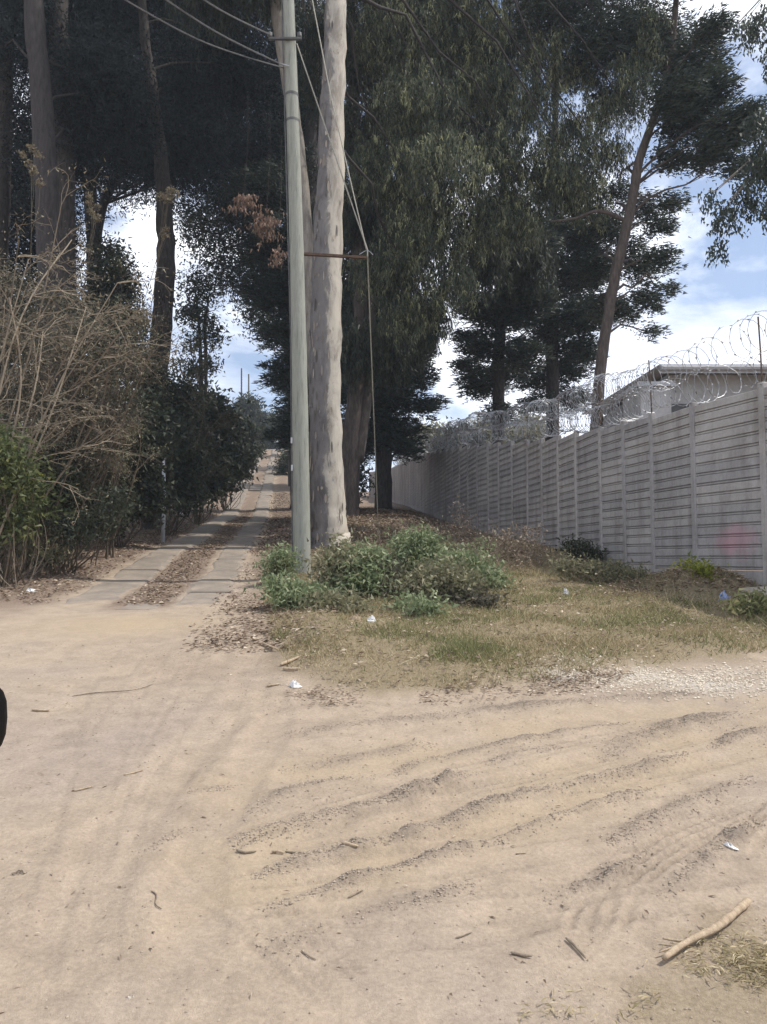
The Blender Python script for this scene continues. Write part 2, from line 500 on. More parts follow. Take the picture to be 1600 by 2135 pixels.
# ground: bare earth, verge soil, dark loose soil, yellow sand, pale gravel, leaf mould
def ground_material():
    m, nt, b = new_mat('earth')
    v = objco(nt)
    A = nt.nodes.new('ShaderNodeAttribute'); A.attribute_name = 'mask'
    A2 = nt.nodes.new('ShaderNodeAttribute'); A2.attribute_name = 'mask2'
    s1 = nt.nodes.new('ShaderNodeSeparateColor'); nt.links.new(A.outputs['Color'], s1.inputs[0])
    s2 = nt.nodes.new('ShaderNodeSeparateColor'); nt.links.new(A2.outputs['Color'], s2.inputs[0])
    big = noise(nt, .55, 4, .5, v); mid = noise(nt, 5, 8, .65, v, .4); fine = noise(nt, 55, 8, .75, v); grit = noise(nt, 190, 3, .7, v)
    base = ramp(nt, [(.3, (.375, .30, .228)), (.5, (.41, .328, .246)), (.7, (.362, .296, .238))])
    nt.links.new(big.outputs['Fac'], base.inputs['Fac'])
    midr = ramp(nt, [(.3, (.40, .40, .40)), (.62, (.56, .56, .56))]); nt.links.new(mid.outputs['Fac'], midr.inputs['Fac'])
    c = mixc(nt, .8, base.outputs['Color'], midr.outputs['Color'], 'OVERLAY')
    c = mixc(nt, .55, c, fine.outputs['Fac'], 'OVERLAY')
    sand = mixc(nt, .3, (.44, .345, .23), fine.outputs['Fac'], 'OVERLAY')
    c = mixc(nt, s2.outputs['Red'], c, sand)
    loose = ramp(nt, [(.35, (.15, .122, .097)), (.65, (.30, .248, .198))]); nt.links.new(fine.outputs['Fac'], loose.inputs['Fac'])
    c = mixc(nt, s1.outputs['Blue'], c, loose.outputs['Color'])
    litter = ramp(nt, [(.3, (.15, .11, .085)), (.5, (.25, .19, .145)), (.72, (.37, .295, .225))]); nt.links.new(fine.outputs['Fac'], litter.inputs['Fac'])
    c = mixc(nt, s1.outputs['Green'], c, litter.outputs['Color'])
    soil = ramp(nt, [(.3, (.15, .125, .07)), (.5, (.25, .20, .125)), (.72, (.36, .295, .20))]); nt.links.new(fine.outputs['Fac'], soil.inputs['Fac'])
    c = mixc(nt, s1.outputs['Red'], c, soil.outputs['Color'])
    c = mixc(nt, s2.outputs['Green'], c, (.56, .51, .44))
    c = mixc(nt, 1, c, (.89, .89, .90), 'MULTIPLY')
    nt.links.new(c, b.inputs['Base Color'])
    b.inputs['Roughness'].default_value = .95; b.inputs['Specular IOR Level'].default_value = .1
    mth = nt.nodes.new('ShaderNodeMath'); mth.operation = 'ADD'
    nt.links.new(fine.outputs['Fac'], mth.inputs[0]); nt.links.new(grit.outputs['Fac'], mth.inputs[1])
    bump(nt, b, mth.outputs[0], .55, .012)
    return m

def bark_eucalyptus():
    m, nt, b = new_mat('pale_eucalyptus_bark')
    v = objco(nt, (1, 1, .38))
    n = noise(nt, 3.0, 9, .68, v, .7); n2 = noise(nt, 11, 6, .65, v); n3 = noise(nt, 2.3, 7, .7, v, .6)
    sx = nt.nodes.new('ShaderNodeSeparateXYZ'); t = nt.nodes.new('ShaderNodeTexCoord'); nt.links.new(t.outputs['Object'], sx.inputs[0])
    # old grey bark on the lane side, cream opposite; lit-shade contrast painted in too
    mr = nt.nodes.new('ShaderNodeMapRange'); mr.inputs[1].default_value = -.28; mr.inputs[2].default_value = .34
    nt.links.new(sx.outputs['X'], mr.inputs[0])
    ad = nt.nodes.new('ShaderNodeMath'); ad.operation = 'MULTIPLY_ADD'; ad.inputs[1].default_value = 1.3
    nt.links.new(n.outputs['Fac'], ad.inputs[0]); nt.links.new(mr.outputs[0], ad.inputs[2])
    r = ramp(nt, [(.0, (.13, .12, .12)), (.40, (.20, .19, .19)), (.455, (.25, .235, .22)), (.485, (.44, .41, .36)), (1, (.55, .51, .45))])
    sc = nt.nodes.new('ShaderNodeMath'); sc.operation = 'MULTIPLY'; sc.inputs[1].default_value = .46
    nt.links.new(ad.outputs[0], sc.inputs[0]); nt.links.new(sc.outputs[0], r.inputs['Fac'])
    spots = ramp(nt, [(.30, (.35, .31, .28)), (.37, (.9, .9, .9)), (.6, (1, 1, 1))]); nt.links.new(n2.outputs['Fac'], spots.inputs['Fac'])
    c = mixc(nt, .75, r.outputs['Color'], spots.outputs['Color'], 'MULTIPLY')
    warm = ramp(nt, [(.38, (.60, .57, .54)), (.48, (.86, .84, .82)), (.56, (1.0, .97, .92))]); nt.links.new(n3.outputs['Fac'], warm.inputs['Fac'])
    c = mixc(nt, 1, c, warm.outputs['Color'], 'MULTIPLY')
    nt.links.new(c, b.inputs['Base Color']); b.inputs['Roughness'].default_value = .8
    bump(nt, b, n2.outputs['Fac'], .5, .02)
    return m

def wall_concrete():
    m, nt, b = new_mat('weathered_precast_concrete')
    g = nt.nodes.new('ShaderNodeNewGeometry')
    n = noise(nt, 1.3, 6, .6, g.outputs['Position']); n2 = noise(nt, 22, 6, .65, g.outputs['Position'])
    oi = nt.nodes.new('ShaderNodeObjectInfo')
    r = ramp(nt, [(.3, (.33, .315, .305)), (.7, (.42, .40, .388))]); nt.links.new(n.outputs['Fac'], r.inputs['Fac'])
    rr = ramp(nt, [(0, (.86, .86, .88)), (1, (1.08, 1.06, 1.04))]); nt.links.new(oi.outputs['Random'], rr.inputs['Fac'])
    c = mixc(nt, 1, r.outputs['Color'], rr.outputs['Color'], 'MULTIPLY')
    c = mixc(nt, .3, c, n2.outputs['Fac'], 'OVERLAY')
    mp = nt.nodes.new('ShaderNodeMapping'); mp.inputs['Scale'].default_value = (1, 1, .16); nt.links.new(g.outputs['Position'], mp.inputs['Vector'])
    n4 = noise(nt, 4.5, 6, .65, mp.outputs[0]); st = ramp(nt, [(.36, (.55, .52, .49)), (.56, (1, 1, 1))]); nt.links.new(n4.outputs['Fac'], st.inputs['Fac'])
    c = mixc(nt, .6, c, st.outputs['Color'], 'MULTIPLY')
    # smear of faded red spray paint on the nearest bay
    p = P(1528, 1128, 11.6)
    vd = nt.nodes.new('ShaderNodeVectorMath'); vd.operation = 'SUBTRACT'; vd.inputs[1].default_value = tuple(p); nt.links.new(g.outputs['Position'], vd.inputs[0])
    vs = nt.nodes.new('ShaderNodeVectorMath'); vs.operation = 'MULTIPLY'; vs.inputs[1].default_value = (1.0, 1.0, 1.7); nt.links.new(vd.outputs[0], vs.inputs[0])
    vl = nt.nodes.new('ShaderNodeVectorMath'); vl.operation = 'LENGTH'; nt.links.new(vs.outputs[0], vl.inputs[0])
    n3 = noise(nt, 4, 4, .6, g.outputs['Position'])
    ad = nt.nodes.new('ShaderNodeMath'); ad.operation = 'ADD'; nt.links.new(vl.outputs['Value'], ad.inputs[0]); nt.links.new(n3.outputs['Fac'], ad.inputs[1])
    pr = ramp(nt, [(.55, (.6, .6, .6)), (1.0, (0, 0, 0))]); nt.links.new(ad.outputs[0], pr.inputs['Fac'])
    c = mixc(nt, pr.outputs['Color'], c, (.50, .25, .29))
    nt.links.new(c, b.inputs['Base Color']); b.inputs['Roughness'].default_value = .9
    bump(nt, b, n2.outputs['Fac'], .25, .004)
    return m, c

M = {}
M['earth'] = ground_material()
M['slab'] = surf('worn_dusty_concrete', (.18, .15, .122), (.245, .208, .172), 2.4, bs=.6, bd=.012, c3=(.325, .265, .205))
M['wall'], _ = wall_concrete()
M['pole'] = surf('weathered_greenish_pole_wood', (.15, .16, .135), (.29, .295, .255), 3.2, (6, 6, .5), bs=.5, c3=(.23, .23, .20))
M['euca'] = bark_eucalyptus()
M['bark_dark'] = surf('dark_pine_bark', (.030, .026, .024), (.085, .072, .062), 5, (3, 3, .8), bs=.8, bd=.04)
M['bark_shade'] = surf('dim_grey_brown_bark', (.035, .030, .029), (.075, .064, .060), 5, (3, 3, .7), bs=.8, bd=.03)
M['bark_flake'] = foliage('peeling_bark_strip', (.10, .088, .08), (.27, .235, .20), (.42, .36, .29), trans=0, rough=.9, spec=.1)
M['bark_mid'] = surf('brown_grey_bark', (.06, .048, .042), (.14, .11, .095), 5, (3, 3, .7), bs=.8, bd=.03)
M['bark_brown'] = surf('brown_bark', (.085, .062, .048), (.20, .155, .12), 5, (3, 3, .7), bs=.8, bd=.03)
M['bark_grey'] = surf('grey_brown_bark', (.16, .14, .12), (.31, .28, .24), 4, (3, 3, .6), bs=.6, bd=.02)
M['twig_dry'] = foliage('dry_twig', (.14, .112, .085), (.33, .275, .205), trans=0, rough=.9, spec=.1)
M['twig_dark'] = foliage('dark_twig', (.07, .055, .04), (.16, .125, .09), trans=0, rough=.9, spec=.1)
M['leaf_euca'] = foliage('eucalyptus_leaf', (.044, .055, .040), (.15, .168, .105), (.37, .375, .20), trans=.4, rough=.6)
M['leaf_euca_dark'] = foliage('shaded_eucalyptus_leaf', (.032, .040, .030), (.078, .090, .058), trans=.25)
M['leaf_dark'] = foliage('dark_pine_needles', (.020, .025, .027), (.046, .054, .052), trans=.1, rough=.9, spec=.05)
M['leaf_cypress'] = foliage('cypress_sprays', (.026, .037, .030), (.070, .086, .060), trans=.2)
M['leaf_hedge'] = foliage('hedge_leaf', (.026, .034, .022), (.068, .078, .046), trans=.25)
M['leaf_scrub'] = foliage('scrub_leaf', (.12, .12, .07), (.26, .25, .15), (.43, .39, .26), trans=.4)
M['leaf_green'] = foliage('fresh_green_leaf', (.12, .155, .08), (.265, .315, .165), (.48, .52, .33), trans=.42)
M['leaf_mid'] = foliage('mid_green_leaf', (.045, .062, .022), (.11, .135, .05), (.22, .23, .09), trans=.3)
M['leaf_yellow'] = foliage('yellow_green_leaf', (.15, .19, .03), (.36, .36, .06), trans=.35)
M['leaf_dead'] = foliage('dead_brown_leaf', (.13, .08, .055), (.27, .18, .13), trans=.2)
M['leaf_dust'] = foliage('dusty_scrub_leaf', (.05, .048, .034), (.115, .105, .072), (.19, .165, .115), trans=.25)
M['seed'] = foliage('dry_seed_head', (.12, .10, .065), (.25, .21, .14), trans=.2)
M['litter'] = foliage('fallen_leaf', (.15, .105, .075), (.33, .25, .18), (.54, .46, .36), trans=.1, rough=.8)
M['grass_dry'] = foliage('dry_grass', (.22, .185, .09), (.45, .365, .22), (.58, .50, .34), trans=.25, rough=.7)
M['grass_green'] = foliage('green_grass', (.11, .125, .05), (.23, .235, .10), (.40, .36, .19), trans=.3, rough=.7)
M['clod'] = foliage('loose_soil_clod', (.22, .18, .14), (.42, .345, .27), trans=0, rough=.95, spec=.1)
M['gravel'] = foliage('pale_gravel', (.42, .355, .275), (.68, .60, .49), trans=0, rough=.9, spec=.15)
M['wood_pale'] = surf('bare_pale_wood', (.30, .225, .15), (.52, .41, .29), 5, (8, 8, 1), bs=.6)
M['wood_grey'] = surf('weathered_stick', (.12, .095, .07), (.30, .245, .185), 6, (6, 6, 1), bs=.5)
M['steel'] = surf('galvanised_steel', (.26, .265, .27), (.44, .445, .455), 9, rough=.5, bs=.1, spec=.5, metal=.75)
M['rust'] = surf('rusty_angle_iron', (.065, .042, .030), (.16, .10, .07), 9, rough=.8, bs=.3)
M['cable'] = surf('grey_cable', (.08, .08, .08), (.14, .14, .14), 9, rough=.6, bs=.1)
M['rope'] = surf('guy_strand', (.26, .25, .21), (.38, .365, .31), 30, rough=.7, bs=.4)
M['porcelain'] = surf('porcelain_insulator', (.38, .36, .34), (.5, .48, .45), 9, rough=.35, bs=.05, spec=.5)
M['plastic_white'] = foliage('white_plastic_film', (.70, .69, .68), (.86, .85, .84), trans=.15, rough=.4)
M['plastic_blue'] = foliage('pale_blue_plastic_film', (.20, .30, .58), (.55, .62, .85), trans=.3, rough=.4)
M['shed_wall'] = surf('pale_shed_sheeting', (.30, .29, .28), (.42, .41, .40), 1.5, rough=.7, bs=.1)
M['shed_roof'] = surf('grey_metal_roofing', (.30, .30, .31), (.42, .42, .43), 1.5, rough=.5, bs=.1, spec=.4)
M['dark_trim'] = surf('dark_fascia', (.06, .06, .062), (.11, .11, .11), 3, rough=.6, bs=.1)
M['black'] = surf('black_plastic', (.003, .003, .0035), (.006, .006, .0065), 30, rough=.7, bs=.1, spec=.1)
M['white_paint'] = surf('chipped_white_paint', (.44, .45, .46), (.62, .63, .64), 3, rough=.7, bs=.2)
M['stone'] = surf('pale_stone', (.34, .30, .25), (.52, .47, .40), 5, rough=.9, bs=.6, bd=.02)
M['skin'] = surf('skin', (.20, .12, .08), (.26, .16, .11), 5, bs=.05)
M['cloth_white'] = surf('white_shirt', (.62, .64, .66), (.72, .74, .76), 5, bs=.1)
M['cloth_dark'] = surf('dark_trousers', (.03, .033, .045), (.05, .055, .07), 5, bs=.1)
M['hair'] = surf('dark_hair', (.012, .01, .009), (.025, .02, .018), 20, bs=.2)

# ------------------------------------------------------------------ ground sheet
def axis_coords(lo_fine, hi_fine, step, lo, hi, g):
    a = list(np.arange(lo_fine, hi_fine + 1e-6, step))
    s = step; x = a[-1]
    while x < hi:
        s = s * g; x += s; a.append(x)
    s = step; x = a[0]; left = []
    while x > lo:
        s = s * g; x -= s; left.append(x)
    return np.array(left[::-1] + a)

def build_ground():
    X = axis_coords(-2.3, 3.0, .0165, -420, 420, 1.05)
    Y = axis_coords(1.95, 5.6, .0145, -60, 620, 1.027)
    gx, gy = np.meshgrid(X, Y)
    gz, rut, vg = H(gx, gy, True)
    ny, nx = gx.shape
    idx = np.arange(nx * ny).reshape(ny, nx)
    q = np.stack((idx[:-1, :-1], idx[:-1, 1:], idx[1:, 1:], idx[1:, :-1]), -1).reshape(-1, 4)
    mb = MB(); mb.add(np.stack((gx, gy, gz), -1).reshape(-1, 3), q)
    o = mb.build('ground', M['earth'], smooth_sh=True)
    me = o.data
    # litter mask: shoulders of the lane, its middle, everything under the trees
    rc = road_c(gy)
    off = gx - rc
    nz = fbm(gx * 1.1, gy * 1.1, 61)
    nz2 = fbm(gx * 4, gy * 4, 63)
    lane_y = smooth(9.6, 10.8, gy + .8 * nz)
    left = smooth(1.15, 1.5, -off + .3 * nz) * smooth(9.0, 10.4, gy + 1.2 * nz)
    mid = (1 - smooth(.32, .5, np.abs(off + .05) + .12 * nz2)) * lane_y
    right = smooth(1.15, 1.55, off + .3 * nz) * smooth(8.2, 10.5, gy + 1.6 * nz) * (1 - vg)
    far = smooth(16, 20, gy) * (np.abs(off) > 1.3)
    litter = np.clip(np.maximum.reduce([left, mid, right, far]), 0, 1)
    edge = np.exp(-((gx + 1.0) / .9) ** 2 - ((gy - 7.0) / .7) ** 2) * np.clip(.4 + nz2, 0, 1)
    litter = np.maximum(litter, edge * .8)
    litter = np.where(gy > 130, .6, litter)
    litter = np.where(gy < 5, np.maximum(0, litter * 0), litter)
    bsd = np.zeros(gx.shape); mk = (gy < 6) & (np.abs(gx) < 6)
    bsd[mk] = smooth(-.12, .3, poly_sd(gx[mk], gy[mk], plan([(1060, 2200), (1300, 2020), (1450, 1950), (1600, 1905), (1900, 1880), (2000, 2240)])) + .5 * nz2[mk])
    vg2 = np.maximum(vg * (1 - litter * .6), bsd * .6)
    c = np.ones((ny * nx, 4), np.float32); c[:, 0] = vg2.ravel(); c[:, 1] = litter.ravel(); c[:, 2] = np.clip(rut * .8, 0, 1).ravel()
    at = me.attributes.new('mask', 'FLOAT_COLOR', 'POINT'); at.data.foreach_set('color', c.ravel())
    s = Gb(255, 1305)
    sand = np.exp(-((gx - s[0]) / .85) ** 2 - ((gy - s[1]) / .55) ** 2 + .8 * nz) * .9
    trk = np.zeros(gx.shape)
    for pl, w, h in _Gv[:3]:
        m = gy < 12
        d = np.full(gx.shape, 9.0); d[m] = line_d(gx[m], gy[m], pl)[0]
        trk = np.maximum(trk, np.exp(-(d / .3) ** 2) * .55)
    sand = np.clip(np.maximum(sand, trk * np.clip(.8 + nz2, 0, 1)), 0, 1)
    gpts = plan([(1190, 1418), (1330, 1412), (1460, 1425), (1600, 1415), (1750, 1405)])
    dg = line_d(gx.ravel(), gy.ravel(), gpts)[0].reshape(gx.shape)
    grav = np.exp(-(dg / .28) ** 2) * np.clip(.55 + 2.2 * nz2, 0, 1)
    c[:, 0] = sand.ravel(); c[:, 1] = np.clip(grav * .8, 0, 1).ravel(); c[:, 2] = 0
    at = me.attributes.new('mask2', 'FLOAT_COLOR', 'POINT'); at.data.foreach_set('color', c.ravel())
    tag(o, kind='structure')
    return o
build_ground()

# ------------------------------------------------------------------ concrete wheel tracks of the lane
def slab_run(root, a, b, y0, y1, length, rng, thick=.10, sink=1.0):
    y = y0; y_start = y0
    while y < y1:
        L = length * rng.uniform(.85, 1.2) * (1 if y < 40 else 2.2)
        e = min(y + L, y1)
        n = max(3, int((e - y) / .45) + 1)
        ys = np.linspace(y + .012, e - .012, n + 1)
        ja, jb = rng.uniform(-.03, .03), rng.uniform(-.03, .03)
        dz = rng.uniform(-.006, .008)
        v = []; 
        for yy in ys:
            c = float(road_c(yy)); xa, xb = c + a + ja, c + b + jb
            zm = float(np.median(H(np.linspace(xa, xb, 5), np.full(5, yy)))) + .014 + dz + .0018 * max(0, yy - 13) - .05 * max(0, 1 - (yy - y_start) / 1.6) * sink
            w1 = rng.normal(0, .035); w2 = rng.normal(0, .035)
            v += [(xa + w1, yy, zm - .03), (xa + w1 + .10, yy, zm), (xb + w2 - .10, yy, zm), (xb + w2, yy, zm - .03), (xb + w2, yy, zm - thick), (xa + w1, yy, zm - thick)]
        mb = MB(); k = 6; idx = np.arange(len(v)).reshape(-1, k); nx = np.roll(idx, -1, 1)
        mb.add(np.array(v), np.stack((idx[:-1], nx[:-1], nx[1:], idx[1:]), -1).reshape(-1, 4)[:, ::-1])
        mb.f.append(np.array([list(idx[0])])); mb.f.append(np.array([list(idx[-1][::-1])]))
        mb.build('slab', M['slab'], root)
        y = e
rg = np.random.default_rng(5)
tl = empty('concrete_wheel_track', (float(road_c(11)) - .8, 11, ground_z(float(road_c(11)) - .8, 11))); tag(tl, kind='structure')
slab_run(tl, -1.22, -.42, 9.6, 92, 2.4, rg)
tr = empty('concrete_wheel_track', (float(road_c(11)) + .7, 11, ground_z(float(road_c(11)) + .7, 11))); tag(tr, kind='structure')
slab_run(tr, .36, 1.06, 9.3, 92, 2.4, rg)
tc = empty('concrete_cross_slab', (float(road_c(50)), 50, ground_z(float(road_c(50)), 50))); tag(tc, kind='structure')
slab_run(tc, -.40, .34, 49, 52.2, 1.1, rg, sink=0)
slab_run(tc, -.30, .30, 9.9, 10.6, .7, rg, sink=.2)

# ------------------------------------------------------------------ precast concrete wall with razor wire
TAB = [(1830, 9.4, 745, 1240), (1590, 11.1, 802, 1215), (1446, 12.4, 846, 1193), (1253, 15.5, 893, 1172), (1131, 19.4, 917, 1143), (1069, 22.0, 921, 1124),
       (996, 25.2, 927, 1099), (934, 30.9, 936, 1075), (886, 37.6, 946, 1059), (850, 48.0, 960, 1049), (816, 67, 977, 1040), (770, 92, 985, 1030)]
t_px = np.array([r[0] for r in TAB])[::-1]
t_id = 1 / np.array([r[1] for r in TAB])[::-1]
def wall_at(px):
    d = 1 / float(np.interp(px, t_px, t_id))
    top = P(px, float(np.interp(px, t_px, np.array([r[2] for r in TAB])[::-1])), d)
    bot = P(px, float(np.interp(px, t_px, np.array([r[3] for r in TAB])[::-1])), d)
    return d, top, bot
post_px = [1960, 1760, 1590, 1446, 1360, 1302, 1253, 1202, 1165, 1131, 1101, 1069, 1041, 1019, 996]
# beyond that the posts stand about 1.4 m apart
pxs = np.linspace(996, 770, 400)
acc = 0; last = None
for q in pxs:
    d, tp, bt = wall_at(q)
    if last is not None:
        acc += np.linalg.norm(tp[:2] - last[:2])
        if acc >= 1.5:
            post_px.append(float(q)); acc = 0
    last = tp
WALL_H = 2.58
posts = []
for q in post_px:
    if q > 1830:
        d0, a0, b0 = wall_at(1830); d1, a1, b1 = wall_at(1590)
        s = (q - 1830) / 110.
        xy = a0[:2] + (a0[:2] - a1[:2]) * s * .55; z = a0[2] - .05 * s
    else:
        d, tp, bt = wall_at(q); xy = tp[:2]; z = tp[2]
    posts.append((xy[0], xy[1], z))
base = (posts[2][0], posts[2][1], posts[2][2] - WALL_H - .2)
wall = empty('concrete_wall', base, 'long grey precast concrete slat wall topped with razor wire, stepping uphill', 'wall')
ROWS = 8
PH = WALL_H / ROWS
def panel_section():
    s = []
    for k in range(2):          # two boards to a panel, a thin lip between two grooves under each
        z0 = k * PH / 2; h = PH / 2
        s += [(-.002, z0 + .002), (-.002, z0 + .009), (-.022, z0 + .012), (-.022, z0 + .032), (-.002, z0 + .035), (-.002, z0 + .048), (-.030, z0 + .051), (-.030, z0 + h - .010), (-.022, z0 + h - .002)]
    s += [(.03, PH - .002), (.03, .002)]
    return s
SEC = panel_section()
prng = random.Random(3)
panel_cache = {}
for i in range(len(posts) - 1):
    a = np.array(posts[i]); b = np.array(posts[i + 1])
    L = float(np.linalg.norm(b[:2] - a[:2]))
    ang = math.atan2(b[1] - a[1], b[0] - a[0])
    ztop = (a[2] + b[2]) / 2 - .03
    if b[1] < 34:
        key = round(L, 2)
        for r in range(ROWS):
            if key not in panel_cache:
                mb = MB(); mb.prism([(s[0], s[1]) for s in SEC[::-1]], (0.035, 0, 0), (L - .035, 0, 0))
                o = mb.build('panel', M['wall'], wall, loc=(0, 0, 0)); panel_cache[key] = o.data
            else:
                o = bpy.data.objects.new('panel', panel_cache[key]); scene.collection.objects.link(o); o.parent = wall
            zz = ztop - (r + 1) * PH
            o.location = (a[0] - base[0], a[1] - base[1], zz - base[2] + prng.uniform(-.004, .004))
            o.rotation_euler = (prng.uniform(-.012, .012), prng.uniform(-.003, .003), ang)
    else:
        mb = MB()
        t = (b - a) / L
        for r in range(ROWS):
            zz = ztop - (r + 1) * PH
            mb.prism([(s[0], s[1]) for s in SEC[::-1]], (a[0] + t[0] * .03, a[1] + t[1] * .03, zz), (b[0] - t[0] * .03, b[1] - t[1] * .03, zz))
        o = mb.build('panel_bay', M['wall'], wall); tag(o, kind='stuff')
    # plinth beam down into the ground
    mb = MB(); t = (b - a) / L
    mb.prism([(-.045, -.9), (.045, -.9), (.045, -.006), (-.045, -.006)], (a[0] + t[0] * .04, a[1] + t[1] * .04, ztop - WALL_H), (b[0] - t[0] * .04, b[1] - t[1] * .04, ztop - WALL_H))
    mb.build('plinth', M['wall'], wall)
for i, p in enumerate(posts):
    j = min(i + 1, len(posts) - 1); k = max(i - 1, 0)
    t = np.array(posts[j][:2]) - np.array(posts[k][:2]); t /= np.linalg.norm(t); n = np.array((-t[1], t[0]))
    w, dp = .055, .048
    zt = p[2] + prng.uniform(.0, .05); zb = p[2] - WALL_H - .8
    def Mx(v, p=p, t=t, n=n): return np.stack((p[0] + v[:, 0] * t[0] + v[:, 1] * n[0], p[1] + v[:, 0] * t[1] + v[:, 1] * n[1], v[:, 2]), -1)
    mb = MB(); c = .012
    sec = np.array([(-w, -dp + c), (-w + c, -dp), (w - c, -dp), (w, -dp + c), (w, dp - c), (w - c, dp), (-w + c, dp), (-w, dp - c)])
    v = np.concatenate((np.c_[sec, np.full(8, zb)], np.c_[sec, np.full(8, zt - .015)], np.c_[sec * .86, np.full(8, zt)]))
    idx = np.arange(24).reshape(3, 8); nx = np.roll(idx, -1, 1)
    mb.add(Mx(v), np.stack((idx[:-1], nx[:-1], nx[1:], idx[1:]), -1).reshape(-1, 4)); mb.f.append(np.array([list(idx[2])]))
    mb.build('post', M['wall'], wall)
    if i % 2 == 0 and i < 24:
        mb = MB(); lean = prng.uniform(-.05, .05)
        mb.tube([(p[0], p[1], p[2] - .1), (p[0] + lean * .4, p[1], p[2] + .5), (p[0] + lean, p[1], p[2] + .98)], .012, 5)
        mb.build('wire_post', M['rust'], wall)
# razor wire: two coils along the wall top, and a straining wire
def coil(name, label, height, radius, seed, stretch):
    rng = np.random.default_rng(seed)
    pts = np.array([(p[0], p[1], p[2] + height) for p in posts if p[1] < 60])
    pl = spline(pts, 12)
    seg = np.linalg.norm(pl[1:] - pl[:-1], axis=1); cum = np.concatenate(([0], np.cumsum(seg)))
    T = cum[-1]; path = []; s = 0.; ang = rng.uniform(0, 6)
    SEGS = 18
    while s < T:
        x = np.array([np.interp(s, cum, pl[:, k]) for k in range(3)])
        x2 = np.array([np.interp(min(s + .05, T + .05), cum, pl[:, k]) for k in range(3)])
        dist = x[1]
        t = pl[min(np.searchsorted(cum, s + .1), len(pl) - 1)] - pl[max(np.searchsorted(cum, s - .1) - 1, 0)]
        t = t / (np.linalg.norm(t) + 1e-9)
        n = np.cross(t, (0, 0, 1.0)); n /= np.linalg.norm(n); u = np.cross(n, t)
        r = radius * (1 + .12 * math.sin(s * 3.1 + seed) + .06 * math.sin(s * 11.3))
        sag = .05 * math.sin(s * 1.3 + seed)
        path.append(x + n * math.cos(ang) * r + u * (math.sin(ang) * r + sag))
        pitch = stretch if dist < 13.6 else (.13 if dist < 30 else .2)
        ang += 2 * math.pi / SEGS
        s += pitch / SEGS * (1 + .5 * math.sin(s * 5.7))
    path = np.array(path) + rng.normal(0, .004, (len(path), 3))
    root = empty(name, pts[2], label, 'razor wire', 'razor wire coils on the wall')
    mb = MB(); mb.tube(path, .0045, 3, cap=False)
    mb.build('wire', M['steel'], root)
    mb = MB()
    k = np.arange(0, len(path) - 1, 2)
    D = path[k + 1] - path[k]; D /= np.linalg.norm(D, axis=1)[:, None]
    mb.leaves(path[k] - D * .03, D, .06, .032, rng)
    o = mb.build('barb', M['steel'], root); tag(o, kind='stuff')
coil('razor_wire_coil', 'lower coil of bright razor wire resting along the concrete wall top', .27, .24, 1, .26)
coil('razor_wire_coil', 'upper coil of razor wire on iron rods, above the lower coil', .72, .25, 4, .30)

# ------------------------------------------------------------------ shed beyond the wall
def shed():
    d = 19.5
    a = P(1392, 752, d); b = P(1990, 742, d - 2)
    zb = ground_z(a[0], a[1]) - .3
    root = empty('shed', (a[0], a[1], zb), 'pale shed with grey metal roof behind the wall at the right', 'building')
    W = 7.0
    mb = MB()
    x0, x1 = a[0], b[0]; y0, y1 = a[1], a[1] + W
    ze = a[2] - .35
    mb.box((x0, y0, zb), (x1, y1, ze))
    mb.build('wall', M['shed_wall'], root)
    # corrugated single pitch roof, made of sheets
    n = 8; sw = (x1 + .6 - (x0 - .4)) / n
    for k in range(n):
        mb = MB(); xs = x0 - .4 + k * sw
        nn = 16; xx = np.linspace(xs, xs + sw - .004, nn + 1); zz = .025 * np.cos(np.arange(nn + 1) * math.pi)
        v = np.concatenate((np.c_[xx, np.full(nn + 1, y0 - .6), ze + .09 + zz], np.c_[xx, np.full(nn + 1, y1), ze + .3 + zz]))
        i = np.arange(nn); mb.add(v, np.stack((i, i + 1, i + nn + 2, i + nn + 1), -1)); mb.build('roof_sheet', M['shed_roof'], root)
    mb = MB(); mb.box((x0 - .42, y0 - .64, ze - .12), (x1 + .6, y0 - .61, ze + .10)); mb.build('fascia', M['shed_roof'], root)
    mb = MB(); mb.tube([(x0 - .42, y0 - .70, ze + .0), (x1 + .6, y0 - .70, ze + .01)], .07, 8); mb.build('gutter', M['shed_roof'], root)
    mb = MB(); mb.box((x0 + .02, y0 - .05, ze - 1.0), (x1 - .02, y0 - .002, ze - .75)); mb.build('wall_band', M['dark_trim'], root)
    # white water tank cabinet close behind the wall
    c = P(1368, 838, 16.4); z0 = ground_z(c[0], c[1])
    r2 = empty('tank_house', (c[0], c[1], z0), 'small whitewashed block hut behind the razor wire, left of the shed', 'hut')
    mb = MB(); mb.box((c[0] - .32, c[1], z0 - .3), (c[0] + .32, c[1] + 1.2, c[2] + .32)); mb.build('wall', M['shed_wall'], r2)
    mb = MB(); mb.box((c[0] - .40, c[1] - .08, c[2] + .323), (c[0] + .40, c[1] + 1.3, c[2] + .42)); mb.build('roof', M['shed_roof'], r2)
shed()

